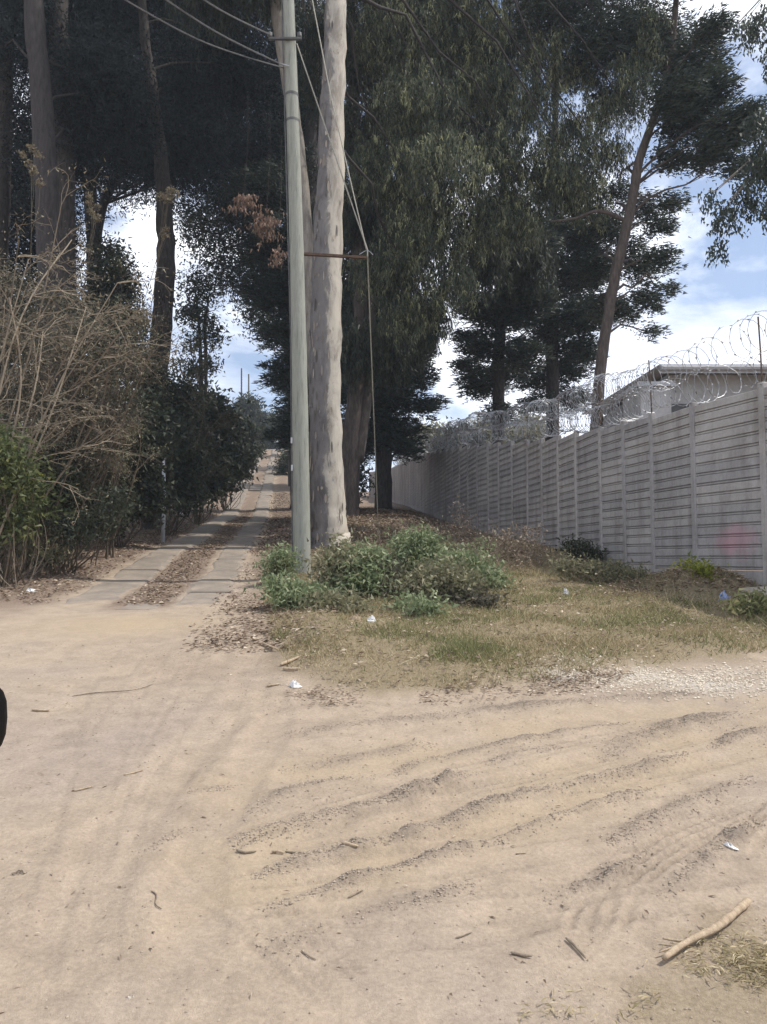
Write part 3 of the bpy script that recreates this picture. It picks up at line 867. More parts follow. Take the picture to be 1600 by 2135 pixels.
# ------------------------------------------------------------------ trees
def strands(mb, C, rng, n_per, length, L, W, tint0):
    """hanging twigs of narrow leaves"""
    K = len(C)
    t = rng.random((K, n_per)) ** .8
    ln = length * rng.uniform(.5, 1.3, K)
    drift = rng.normal(0, .22, (K, 2))
    pos = np.repeat(C[:, None, :], n_per, 1)
    pos[:, :, 2] -= t * ln[:, None]
    pos[:, :, 0] += drift[:, :1] * t + rng.normal(0, .05, (K, n_per))
    pos[:, :, 1] += drift[:, 1:] * t + rng.normal(0, .05, (K, n_per))
    D = rng.normal(0, .33, (K, n_per, 3)); D[:, :, 2] -= 1
    tint = np.clip(np.repeat(tint0[:, None], n_per, 1) + rng.normal(0, .15, (K, n_per)), 0, 1)
    N = K * n_per
    mb.leaves(pos.reshape(N, 3), D.reshape(N, 3), L * rng.uniform(.7, 1.3, N), W * rng.uniform(.7, 1.3, N), rng, tint.ravel())

def sprays(mb, C, rng, n_per, size, L, W, tint0, axis_xy):
    """flat feathery sprays that reach away from the trunk"""
    K = len(C)
    A = C - np.c_[axis_xy[0] * np.ones(K), axis_xy[1] * np.ones(K), C[:, 2]]
    A = A + rng.normal(0, .9, (K, 3)); A[:, 2] = rng.normal(.12, .25, K)
    A /= np.linalg.norm(A, axis=1)[:, None]
    S = np.cross(A, (0, 0, 1.0)); S /= (np.linalg.norm(S, axis=1)[:, None] + 1e-9)
    t = rng.random((K, n_per)); s = rng.normal(0, .30, (K, n_per)) * (1.15 - t)
    pos = C[:, None, :] + size * (A[:, None, :] * (t - .4)[:, :, None] + S[:, None, :] * s[:, :, None])
    pos[:, :, 2] += rng.normal(0, .05 * size, (K, n_per)) - .15 * size * t * t
    D = A[:, None, :] + S[:, None, :] * np.sign(s)[:, :, None] * .7 + rng.normal(0, .25, (K, n_per, 3))
    tint = np.clip(np.repeat(tint0[:, None], n_per, 1) + rng.normal(0, .12, (K, n_per)), 0, 1)
    N = K * n_per
    mb.leaves(pos.reshape(N, 3), D.reshape(N, 3), L * rng.uniform(.7, 1.3, N), W * rng.uniform(.7, 1.3, N), rng, tint.ravel())

def puffs(mb, C, rng, n_per, size, L, W, tint0):
    K = len(C)
    pos = C[:, None, :] + rng.normal(0, size, (K, n_per, 3)) * np.array((1, 1, .7))
    D = rng.normal(0, 1, (K, n_per, 3)); D[:, :, 2] -= .25
    tint = np.clip(np.repeat(tint0[:, None], n_per, 1) + rng.normal(0, .15, (K, n_per)), 0, 1)
    N = K * n_per
    mb.leaves(pos.reshape(N, 3), D.reshape(N, 3), L * rng.uniform(.7, 1.3, N), W * rng.uniform(.7, 1.3, N), rng, tint.ravel())

def in_blob(rng, n, c, r, flat=1.0, deep=1.0):
    v = rng.normal(size=(n, 3)); v /= np.linalg.norm(v, axis=1)[:, None]
    rad = rng.random(n) ** (1 / 2.2)
    return c + v * rad[:, None] * np.array((r, r * deep, r * flat))

def tree(name, label, d, trunk, blobs, style, n, leaf, leafmat, barkmat, seed, group='trees along the lane', clump=None, limbs=True, sides=10, deep=1.0, size=.5, extra_trunks=(), cat='tree', limb_r=.03, limbmat=None):
    rng = np.random.default_rng(seed)
    b0 = P(trunk[0][0], trunk[0][1], d)
    zb = ground_z(b0[0], b0[1])
    root = empty(name, (b0[0], b0[1], zb), label, cat, group)
    def path(tr, dd=d):
        pts = [P(q[0], q[1], dd) for q in tr]
        return np.array(pts), np.array([q[2] * dd / F / 2 for q in tr])
    pts, rad = path(trunk)
    pts = np.concatenate((np.array([(pts[0][0], pts[0][1], zb - .4)]), pts)); rad = np.concatenate(([rad[0] * 1.12], rad))
    if pts[1][2] < zb + .02: pts = np.delete(pts, 1, 0); rad = np.delete(rad, 1)
    sp = spline(np.c_[pts, rad], 6)
    sp[:, 0] += .03 * rad[0] * rng.normal(size=len(sp)); 
    mb = MB(); mb.tube(sp[:, :3], np.maximum(sp[:, 3], .012), sides, jitter=.06, rng=rng)
    mb.build('trunk', barkmat, root, True)
    for et in extra_trunks:
        p2, r2 = path(et); s2 = spline(np.c_[p2, r2], 6)
        mb = MB(); mb.tube(s2[:, :3], np.maximum(s2[:, 3], .01), 8, jitter=.06, rng=rng); mb.build('limb', barkmat, root, True)
    mb = MB()
    tot = sum(q[2] ** 2 for q in blobs)
    for bi, q in enumerate(blobs):
        dd = d + (q[3] if len(q) > 3 else rng.uniform(-1.5, 1.5))
        c = P(q[0], q[1], dd); r = q[2] * dd / F
        k = max(30, int(n * q[2] ** 2 / tot))
        if limbs and not (style == 'droop' and bi % 2):
            # a limb leaves the trunk below the clump and runs out into it
            zs = c[2] - r * .2 - .35 * np.linalg.norm(c[:2] - np.array((sp[len(sp) // 2][0], sp[len(sp) // 2][1])))
            if style == 'droop': zs = c[2] + .15 * r + .55 * np.linalg.norm(c[:2] - sp[len(sp) // 2][:2])
            j = int(np.argmin(np.abs(sp[:, 2] - zs))); a = sp[j, :3]
            j = min(max(j, 4), len(sp) - 2); a = sp[j, :3]
            mids = [a + (c - a) * t + np.array((0, 0, .12 * np.linalg.norm(c - a) * math.sin(t * math.pi))) + rng.normal(0, .11 * np.linalg.norm(c - a) * t * (1.15 - t), 3) for t in np.linspace(0, 1, 6)]
            r0 = min(sp[j, 3] * .5, limb_r + .005 * np.linalg.norm(c - a))
            ml = MB(); ml.tube(mids, np.linspace(r0, .010, 6), 5, cap=False)
            for _ in range(4):
                e = in_blob(rng, 1, c, r * .9)[0]; s = mids[rng.integers(3, 6)]
                ml.tube([s, s + (e - s) * .5 + rng.normal(0, .08 * r, 3), e], [.014, .009, .004], 3, cap=False)
            ml.build('limb', limbmat or barkmat, root, True)
        npc = clump or 16
        K = max(3, k // npc)
        C = in_blob(rng, K, c, r, .8, deep)
        t0 = np.clip(.48 + .38 * rng.normal(size=K), 0, 1)
        if style == 'droop': strands(mb, C, rng, npc, size, leaf[0], leaf[1], t0)
        elif style == 'spray': sprays(mb, C, rng, npc, size, leaf[0], leaf[1], t0, (sp[0, 0], sp[0, 1]))
        else: puffs(mb, C, rng, npc, size, leaf[0], leaf[1], t0)
    mb.build('crown', leafmat, root)
    return root

# big pale eucalyptus by the pole
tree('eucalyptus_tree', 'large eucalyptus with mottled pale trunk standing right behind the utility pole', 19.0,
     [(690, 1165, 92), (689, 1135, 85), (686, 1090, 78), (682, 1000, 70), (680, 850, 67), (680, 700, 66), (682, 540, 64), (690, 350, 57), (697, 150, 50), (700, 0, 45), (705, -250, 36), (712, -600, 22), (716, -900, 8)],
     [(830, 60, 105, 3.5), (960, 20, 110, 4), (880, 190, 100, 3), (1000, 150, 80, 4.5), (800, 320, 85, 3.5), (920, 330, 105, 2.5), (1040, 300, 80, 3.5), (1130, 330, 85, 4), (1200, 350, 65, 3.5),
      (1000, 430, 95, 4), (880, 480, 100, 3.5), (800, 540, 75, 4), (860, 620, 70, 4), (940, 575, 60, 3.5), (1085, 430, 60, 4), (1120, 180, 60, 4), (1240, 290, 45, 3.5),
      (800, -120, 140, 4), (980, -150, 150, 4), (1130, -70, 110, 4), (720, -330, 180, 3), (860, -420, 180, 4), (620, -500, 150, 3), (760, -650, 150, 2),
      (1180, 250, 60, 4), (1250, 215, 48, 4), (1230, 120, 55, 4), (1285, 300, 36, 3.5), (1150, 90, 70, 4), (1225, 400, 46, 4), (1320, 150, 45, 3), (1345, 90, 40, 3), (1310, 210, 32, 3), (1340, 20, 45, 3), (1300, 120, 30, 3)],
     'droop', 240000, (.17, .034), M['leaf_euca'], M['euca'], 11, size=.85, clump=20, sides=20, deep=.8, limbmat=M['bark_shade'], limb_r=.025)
def peeling_bark():
    root = [o for o in scene.objects if o.name == 'eucalyptus_tree'][0]; rng = np.random.default_rng(88); mb = MB()
    for _ in range(260):
        py = rng.uniform(-60, 1120); cx = float(np.interp(py, [0, 150, 350, 540, 850, 1100], [700, 697, 690, 682, 680, 687])); wd = float(np.interp(py, [0, 350, 700, 1100], [45, 57, 66, 78]))
        c = P(cx, py, 19.0); r = wd * 19 / F / 2
        a = math.radians(rng.normal(215, 38)) if rng.random() < .75 else rng.uniform(0, 6.28)
        h, w = rng.uniform(.05, .32), rng.uniform(.02, .07); lift = rng.uniform(.004, .02); curl = rng.uniform(0, .05)
        V = []
        for i in range(4):
            t = i / 3; ww = w * (1 - .75 * abs(2 * t - 1) ** 1.5) / r * .5
            for sgn in (-1, 0, 1):
                an = a + sgn * ww + .15 * (t - .5) * ww; rr = r * 1.02 + lift * (1 if sgn else .5) + curl * max(0, t - .6)
                V.append((c[0] + math.cos(an) * rr, c[1] + math.sin(an) * rr, c[2] - h * t))
        mb.add(V, [(3 * i + k, 3 * i + k + 1, 3 * i + k + 4, 3 * i + k + 3) for i in range(3) for k in range(2)], rng.random())
    o = mb.build('peeling_bark', M['bark_flake'], root); tag(o, kind='stuff')
peeling_bark()
# darker eucalypts behind it
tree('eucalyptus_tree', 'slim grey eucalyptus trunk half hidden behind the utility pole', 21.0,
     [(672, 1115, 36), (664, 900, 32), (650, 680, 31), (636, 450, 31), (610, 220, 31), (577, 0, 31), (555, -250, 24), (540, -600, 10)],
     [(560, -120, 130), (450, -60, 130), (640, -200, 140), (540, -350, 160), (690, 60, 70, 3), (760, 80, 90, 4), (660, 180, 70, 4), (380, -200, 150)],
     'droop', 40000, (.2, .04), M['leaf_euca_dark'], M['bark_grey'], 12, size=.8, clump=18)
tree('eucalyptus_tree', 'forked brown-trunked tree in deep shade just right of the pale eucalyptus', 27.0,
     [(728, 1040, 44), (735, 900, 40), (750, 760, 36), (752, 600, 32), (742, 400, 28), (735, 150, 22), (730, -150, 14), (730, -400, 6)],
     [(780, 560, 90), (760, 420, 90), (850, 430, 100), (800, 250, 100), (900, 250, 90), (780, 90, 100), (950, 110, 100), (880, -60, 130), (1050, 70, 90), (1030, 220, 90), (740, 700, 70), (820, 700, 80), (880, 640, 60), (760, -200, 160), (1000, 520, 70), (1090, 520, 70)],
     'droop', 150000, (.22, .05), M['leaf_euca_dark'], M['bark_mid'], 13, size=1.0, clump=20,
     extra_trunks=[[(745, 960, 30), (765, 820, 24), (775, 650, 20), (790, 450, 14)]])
# dark cypresses on the right of the lane
tree('cypress_tree', 'dark dense cypress crowding the right edge of the lane behind the pole', 36.0,
     [(640, 1010, 40), (640, 800, 38), (645, 500, 32), (650, 200, 24), (650, -100, 12)],
     [(610, 900, 45), (640, 850, 60), (600, 780, 50), (660, 740, 70), (590, 690, 55), (640, 620, 80), (570, 600, 60), (650, 500, 90), (560, 520, 60), (690, 640, 70), (690, 900, 50), (720, 800, 60), (640, 380, 90), (560, 400, 70), (660, 250, 90), (650, 100, 90)],
     'spray', 90000, (.24, .06), M['leaf_cypress'], M['bark_dark'], 14, size=1.0, clump=16, limbs=True)
tree('cypress_tree', 'dark cypress between the pale eucalyptus and the wall, foliage down to the bank', 33.0,
     [(800, 985, 36), (800, 800, 34), (795, 500, 28), (790, 200, 20), (790, -50, 10)],
     [(780, 900, 60), (830, 900, 50), (760, 820, 60), (820, 830, 60), (860, 780, 40), (800, 740, 70), (860, 730, 40), (840, 940, 30), (770, 650, 80), (850, 660, 50), (800, 560, 80), (790, 450, 90), (880, 850, 26), (905, 835, 16), (740, 930, 50)],
     'spray', 70000, (.22, .055), M['leaf_cypress'], M['bark_dark'], 15, size=.9, clump=16)
for px, d, sd_, lab in ((655, 50, 17, 'dark cypress added for shade, farther up the right side of the lane'), (640, 64, 18, 'tall dark cypress added for shade beside the steep part of the lane'), (632, 80, 19, 'farthest dark cypress added for shade, on the right near the crest')):  # trees added to shade the far lane, mostly hidden behind nearer trunks and crowns
    tree('cypress_tree', lab, d, [(px, 1000, 24), (px, 800, 22), (px, 500, 16), (px, 300, 8)],
         [(px - 5 + 14 * math.sin(k * 2.1), 930 - k * 62, 44, 2.0 * math.sin(k)) for k in range(11)], 'spray', 16000, (.36, .1), M['leaf_cypress'], M['bark_dark'], sd_, size=1.2, clump=14)
tree('broadleaf_tree', 'loose spreading tree whose sparse left branches reach over the lane', 40.0,
     [(625, 1000, 40), (615, 800, 34), (600, 650, 30), (575, 570, 24), (545, 500, 18), (505, 470, 12)],
     [(470, 560, 60), (430, 500, 50), (520, 600, 55), (540, 520, 55), (500, 470, 55), (410, 590, 35), (560, 680, 40), (530, 650, 30), (400, 450, 45), (470, 430, 60), (540, 430, 60)],
     'puff', 17000, (.20, .09), M['leaf_hedge'], M['bark_dark'], 16, size=.42, clump=14)
# tall dark pines on the left
LEFT = 'tall dark trees left of the lane'
def canopy(seed, cx, cy0, cy1, spread, k, r0=70, r1=115):
    r = random.Random(seed)
    return [(cx + r.uniform(-spread, spread), cy0 + (cy1 - cy0) * (i + r.random()) / k, r.uniform(r0, r1), r.uniform(.8, 8)) for i in range(k)]
tree('pine_tree', 'tall dark tree with thick trunk rising above the dry scrub at far left', 20.0,
     [(112, 1130, 54), (106, 800, 50), (100, 480, 48), (90, 260, 46), (70, 0, 42), (58, -300, 32), (50, -700, 12)],
     canopy(1, 60, -500, 330, 190, 12), 'puff', 90000, (.15, .045), M['leaf_dark'], M['bark_shade'], 21, LEFT, size=.5, clump=24)
tree('pine_tree', 'second tall trunk from the left, close beside the leftmost trunk', 23.0,
     [(142, 1100, 52), (140, 800, 48), (136, 560, 46), (132, 300, 42), (122, 0, 38), (118, -400, 24), (115, -700, 8)],
     canopy(2, 200, -450, 370, 170, 12), 'puff', 85000, (.16, .05), M['leaf_dark'], M['bark_dark'], 22, LEFT, size=.5, clump=24)
tree('pine_tree', 'dark leaning trunk standing alone against the bright sky gap', 27.0,
     [(318, 1080, 50), (322, 850, 46), (334, 720, 44), (344, 600, 41), (345, 480, 36), (337, 340, 31), (318, 190, 25), (300, 50, 20), (290, -200, 12)],
     canopy(3, 330, -500, 330, 190, 13), 'puff', 90000, (.18, .055), M['leaf_dark'], M['bark_dark'], 23, LEFT, size=.55, clump=24)
tree('pine_tree', 'thin dark trunk in the sky gap, behind the dry scrub', 31.0,
     [(205, 1080, 34), (202, 800, 32), (197, 560, 30), (190, 420, 27), (180, 200, 20), (175, -100, 12)],
     canopy(4, 230, -450, 400, 210, 13), 'puff', 80000, (.20, .06), M['leaf_dark'], M['bark_dark'], 24, LEFT, size=.6, clump=24)
tree('pine_tree', 'dark tree filling the shade high above the lane, trunk hidden by the hedge', 38.0,
     [(207, 1040, 26), (206, 700, 22), (204, 480, 20), (260, 330, 18), (380, 150, 14), (440, -100, 8)],
     canopy(5, 480, -350, 385, 150, 14, 80, 120) + [(430, 330, 80, 3), (500, 370, 80, 3), (370, 310, 80, 3), (560, 330, 80, 3), (440, 240, 90, 4)], 'puff', 105000, (.24, .075), M['leaf_dark'], M['bark_dark'], 25, LEFT, size=.7, clump=24)
tree('pine_tree', 'dark tree at the left picture edge behind the scrub', 27.0,
     [(-10, 1080, 50), (-8, 700, 45), (0, 420, 40), (10, 200, 36), (15, -100, 26), (15, -400, 10)],
     canopy(6, 20, -300, 520, 120, 12) + [(60, 470, 70, 2), (20, 560, 80, 2), (110, 560, 60, 2), (125, 480, 50, 2), (50, 640, 80, 2)], 'puff', 80000, (.19, .06), M['leaf_dark'], M['bark_dark'], 26, LEFT, size=.6, clump=24)
tree('pine_tree', 'farther dark tree closing the canopy between the two lane sides', 52.0,
     [(612, 985, 22), (610, 700, 20), (600, 400, 16), (590, 150, 12), (590, -50, 6)],
     canopy(7, 560, -150, 380, 170, 14, 80, 110) + canopy(8, 250, -100, 380, 150, 12, 80, 110), 'puff', 80000, (.36, .11), M['leaf_dark'], M['bark_dark'], 27, LEFT, size=.9, clump=24)
tree('broadleaf_tree', 'dark green bushy tree between the thin trunk and the leaning trunk', 25.0,
     [(238, 1060, 20), (238, 850, 18), (240, 700, 14), (245, 600, 9), (248, 540, 4)],
     [(235, 560, 34), (255, 600, 36), (215, 620, 40), (250, 660, 44), (220, 700, 50), (262, 730, 40), (190, 660, 36), (270, 680, 24), (225, 520, 22), (290, 760, 30)],
     'puff', 15000, (.15, .07), M['leaf_hedge'], M['bark_dark'], 28, LEFT, size=.25, clump=12, limb_r=.02)
# slender young tree against the sky
tree('young_tree', 'slender double-stemmed young tree against the sky above the hedge', 42.0,
     [(424, 1000, 10), (420, 800, 9), (418, 720, 7), (412, 640, 5), (405, 590, 3)],
     [(415, 660, 34), (440, 700, 30), (395, 650, 26), (405, 770, 30), (430, 620, 22), (440, 760, 18), (400, 720, 22)],
     'puff', 2600, (.24, .11), M['leaf_hedge'], M['bark_dark'], 31, size=.35, clump=8, limb_r=.02,
     extra_trunks=[[(428, 900, 8), (430, 760, 7), (428, 680, 6), (436, 620, 3)]])
# behind the wall
WG = 'trees behind the concrete wall'
tree('cypress_tree', 'dark cypress directly behind the middle of the wall, left of its neighbour', 30.0,
     [(1040, 1010, 26), (1040, 800, 25), (1045, 600, 22), (1050, 400, 16), (1055, 200, 9)],
     [(1000, 800, 40), (1045, 780, 45), (1080, 740, 50), (1010, 720, 45), (1050, 650, 60), (1000, 640, 40), (1090, 620, 60), (1060, 540, 65), (1100, 500, 60), (1040, 860, 30), (1050, 440, 60), (980, 760, 24), (975, 700, 22)],
     'spray', 50000, (.20, .05), M['leaf_cypress'], M['bark_dark'], 41, WG, size=.8, clump=16)
tree('cypress_tree', 'dark cypress behind the wall, between its neighbour and the leaning trunk', 33.0,
     [(1152, 1000, 28), (1152, 800, 27), (1150, 600, 24), (1155, 400, 18), (1160, 150, 10)],
     [(1130, 790, 45), (1180, 760, 50), (1150, 690, 60), (1200, 660, 55), (1170, 590, 70), (1220, 560, 60), (1160, 490, 70), (1230, 480, 55), (1190, 830, 36), (1120, 840, 30), (1210, 730, 40), (1250, 640, 40), (1170, 390, 60)],
     'spray', 52000, (.21, .055), M['leaf_cypress'], M['bark_dark'], 42, WG, size=.85, clump=16)
tree('leaning_tree', 'tree with leaning bare brown trunk rising behind the razor wire', 22.0,
     [(1240, 960, 27), (1250, 800, 24), (1262, 700, 23), (1284, 570, 22), (1312, 450, 21), (1335, 330, 19), (1362, 250, 16), (1395, 130, 15), (1410, 0, 12), (1415, -250, 6)],
     [(1250, 560, 50, 4), (1275, 470, 46, 4), (1265, 640, 44, 4), (1290, 400, 40, 4), (1310, 520, 40, 3), (1400, 420, 30, 1), (1345, 620, 40, 1), (1375, 540, 36, 0), (1355, 690, 20, 1), (1370, 470, 34, 1), (1330, 560, 40, 2), (1300, 650, 36, 2), (1390, 600, 20), (1340, 430, 40, 2),
      (1440, 240, 80), (1400, 200, 60), (1500, 290, 58), (1460, 330, 40), (1550, 240, 45), (1430, 130, 80), (1360, 80, 80), (1260, 80, 85), (1480, 60, 40), (1190, 150, 50, 3), (1170, 20, 90), (1300, -70, 110), (1420, -80, 80), (1270, 200, 45, 2), (1480, 180, 50), (1530, 350, 30), (1390, 330, 40)],
     'spray', 92000, (.15, .042), M['leaf_cypress'], M['bark_mid'], 43, WG, size=.6, clump=14,
     extra_trunks=[[(1305, 460, 10), (1250, 440, 8), (1200, 455, 6), (1150, 462, 4)]])
tree('eucalyptus_tree', 'tree beyond the right picture edge whose drooping sprays hang into view', 17.0,
     [(1960, 1150, 60), (1950, 800, 54), (1930, 400, 46), (1900, 0, 36), (1880, -300, 20)],
     [(1590, 330, 40), (1560, 390, 36), (1510, 440, 30), (1500, 500, 18), (1590, 420, 26), (1600, 30, 45), (1545, 50, 26), (1650, 300, 90), (1700, 100, 110), (1720, 420, 80), (1850, 250, 150), (1575, 240, 30), (1480, 400, 20)],
     'droop', 26000, (.10, .05), M['leaf_cypress'], M['bark_grey'], 45, WG, size=.5, clump=16)
# far backdrop of smaller trees
far_specs = [(895, 60, 905, 30, 'olive green treetop showing over the far end of the wall'), (960, 58, 905, 36, 'rounded olive treetop behind the wall, right of the sky gap'), (1100, 56, 890, 40, 'bushy treetop behind the wall and tangled razor wire'),
             (1010, 70, 895, 34, 'pale olive treetop low behind the wall between two cypress trunks')]
for i, (px, d, py, r, lab) in enumerate(far_specs):
    tree('far_tree', lab, d, [(px, 1030, 8), (px + 2, 960, 7), (px, 900, 4)], [(px - r * .7, py + 25, r * .7), (px + r * .7, py + 20, r * .7), (px, py, r * .6), (px - r, py + 55, r * .6), (px + r, py + 55, r * .6), (px, py + 50, r * .8)],
         'puff', 6000, (.35, .16), M['leaf_scrub'] if i != 1 else M['leaf_hedge'], M['bark_dark'], 60 + i, 'treetops beyond the wall', size=.5, clump=12)
crest = [(515, 104, 845, 30, 'narrow tree with tufted top on the crest left of the lane'), (470, 92, 880, 40, 'bushy dark tree beside the lane just below the crest'), (560, 118, 880, 34, 'dark tree closing the far end of the lane'),
         (610, 116, 870, 44, 'dark tree behind the pole at the far end of the lane')]
for i, (px, d, py, r, lab) in enumerate(crest):
    tree('crest_tree', lab, d, [(px, 1030, 7), (px, 940, 6), (px, py, 3)], [(px, py, r * .6), (px - r * .4, py + 25, r * .6), (px + r * .4, py + 30, r * .6), (px - r * .5, py + 60, r * .7), (px + r * .5, py + 60, r * .7)],
         'puff', 7000, (.6, .25), M['leaf_hedge'], M['bark_dark'], 70 + i, 'trees around the crest of the lane', size=.7, clump=12)

# ------------------------------------------------------------------ hedge and scrub left of the lane
def shrub(name, label, d, base_px, blobs, n, leaf, leafmat, twigmat, seed, group=None, size=.22, clump=12, stems=10, cat='shrub', dj=1.0, base_py=1150):
    rng = np.random.default_rng(seed)
    b = P(base_px, base_py, d); zb = ground_z(b[0], b[1])
    root = empty(name, (b[0], b[1], zb), label, cat, group)
    mb = MB(); ms = MB(); tot = sum(q[2] ** 2 for q in blobs)
    per = max(1, stems // len(blobs))
    for q in blobs:
        dd = d + (q[3] if len(q) > 3 else rng.uniform(-dj, dj))
        c = P(q[0], q[1], dd); r = q[2] * dd / F
        k = max(20, int(n * q[2] ** 2 / tot)); K = max(3, k // clump)
        C = in_blob(rng, K, c, r, .85)
        gz = H(C[:, 0], C[:, 1]); C[:, 2] = np.maximum(C[:, 2], gz + .05)
        puffs(mb, C, rng, clump, size, leaf[0], leaf[1], np.clip(.5 + .28 * rng.normal(size=K), 0, 1))
        for _ in range(per):
            s = np.array((b[0] + rng.normal(0, .12), b[1] + rng.normal(0, .12), zb - .05))
            e = in_blob(rng, 1, c, r)[0]
            m = (s + e) / 2 + rng.normal(0, .12 * np.linalg.norm(e - s), 3); m[2] = max(m[2], ground_z(m[0], m[1]) + .05)
            t = rng.random()
            ms.tube(spline([s, m, e], 4), np.linspace(.016, .005, 9) * (.4 if size < .12 else 1), 4, cap=False, tint=t)
    ms.build('stems', twigmat, root); mb.build('foliage', leafmat, root)
    return root
HG = 'dense hedge shrubs along the left of the lane'
hedge = [(250, 19, [(240, 1000, 70), (200, 920, 70), (290, 930, 60), (250, 860, 60), (300, 1040, 50), (200, 1050, 55)], 'dark hedge shrub behind the dry scrub, nearest the lane mouth'),
         (345, 24, [(330, 1000, 60), (370, 960, 60), (320, 900, 60), (350, 830, 55), (310, 780, 40), (390, 1030, 40)], 'dark hedge shrub with pointed top under the leaning trunk'),
         (410, 30, [(410, 990, 50), (440, 960, 50), (400, 900, 55), (430, 860, 45), (390, 840, 40), (450, 1010, 30)], 'dark hedge shrub below the slender young tree'),
         (470, 40, [(470, 970, 40), (490, 950, 36), (460, 910, 40), (480, 890, 34), (440, 900, 36), (500, 985, 20)], 'hedge shrub where the lane starts to climb steeply'),
         (515, 58, [(510, 950, 28), (525, 940, 20), (500, 915, 28), (520, 900, 24), (480, 920, 28)], 'far hedge shrub left of the lane below the crest'),
         (540, 80, [(535, 925, 14), (525, 905, 18), (545, 900, 14), (515, 900, 20)], 'farthest small hedge shrub beside the crest of the lane'),
         (150, 16.5, [(140, 1040, 70), (100, 980, 70), (170, 950, 60), (60, 1040, 60), (120, 900, 60), (190, 1060, 40)], 'shadowed shrub at the foot of the two left trunks'),
         (60, 22, [(60, 900, 80), (20, 820, 80), (110, 820, 80), (180, 780, 80), (90, 720, 80), (20, 700, 80), (200, 880, 70), (240, 720, 60), (170, 680, 60)], 'tall dark thicket behind the dry scrub at far left')]
for i, (px, d, bl, lab) in enumerate(hedge):
    shrub('hedge_shrub', lab, d, px, bl, 13000 if d < 30 else 7000, (.16 if d < 30 else .26, .075 if d < 30 else .13), M['leaf_hedge'], M['twig_dark'], 100 + i, HG, size=.28, clump=14, stems=24)
for i, (px, d, py, r, lab) in enumerate([(690, 29, 1010, 40, 'dark shrub at the right lip of the lane behind the eucalyptus'), (600, 60, 965, 22, 'dark shrub at the right side of the climbing lane')]):
    shrub('hedge_shrub', lab, d, px, [(px, py, r), (px - r * .5, py + r * .6, r * .7), (px + r * .7, py + r * .3, r * .8), (px + r, py - r * .5, r * .8)], 4000, (.18, .08), M['leaf_hedge'], M['twig_dark'], 120 + i, 'shrubs at the right edge of the lane', size=.28, stems=12)
# green shrub at the left picture edge
shrub('green_shrub', 'fresh green shrub with yellowish leaves at the left picture edge', 12.5, 20, [(15, 940, 50), (45, 1000, 46), (10, 1040, 50), (75, 1050, 30), (30, 1100, 36), (-30, 960, 70), (-40, 1060, 70)], 6000, (.10, .05), M['leaf_mid'], M['twig_dark'], 131, size=.16, stems=21)
shrub('hedge_shrub', 'dull green shrub in front of the dry scrub stems at far left', 14.0, 130, [(120, 1010, 44), (180, 1050, 40), (85, 1080, 40), (210, 1090, 30), (150, 960, 40), (65, 930, 36), (240, 1050, 26), (150, 1100, 34)], 6500, (.10, .045), M['leaf_hedge'], M['twig_dark'], 135, HG, size=.15, stems=24)
shrub('green_shrub', 'low leafy sapling with a pale stem in front of the dark hedge', 15.5, 140, [(150, 1065, 26), (165, 1085, 18), (125, 1060, 18), (140, 1030, 20)], 700, (.11, .05), M['leaf_green'], M['twig_dry'], 132, size=.10, stems=8)
shrub('yellow_weed', 'clump of bright yellow-green weed leaves at the left edge', 12.0, 35, [(35, 975, 24), (55, 990, 18), (15, 985, 20)], 500, (.10, .05), M['leaf_yellow'], M['twig_dry'], 133, size=.08, stems=6, cat='weed')
shrub('green_shrub', 'low grey-green ground shrub at the foot of the left scrub', 13.8, 40, [(30, 1130, 36), (80, 1145, 28), (0, 1150, 36), (110, 1155, 18)], 2600, (.09, .04), M['leaf_scrub'], M['twig_dry'], 134, size=.12, stems=12)

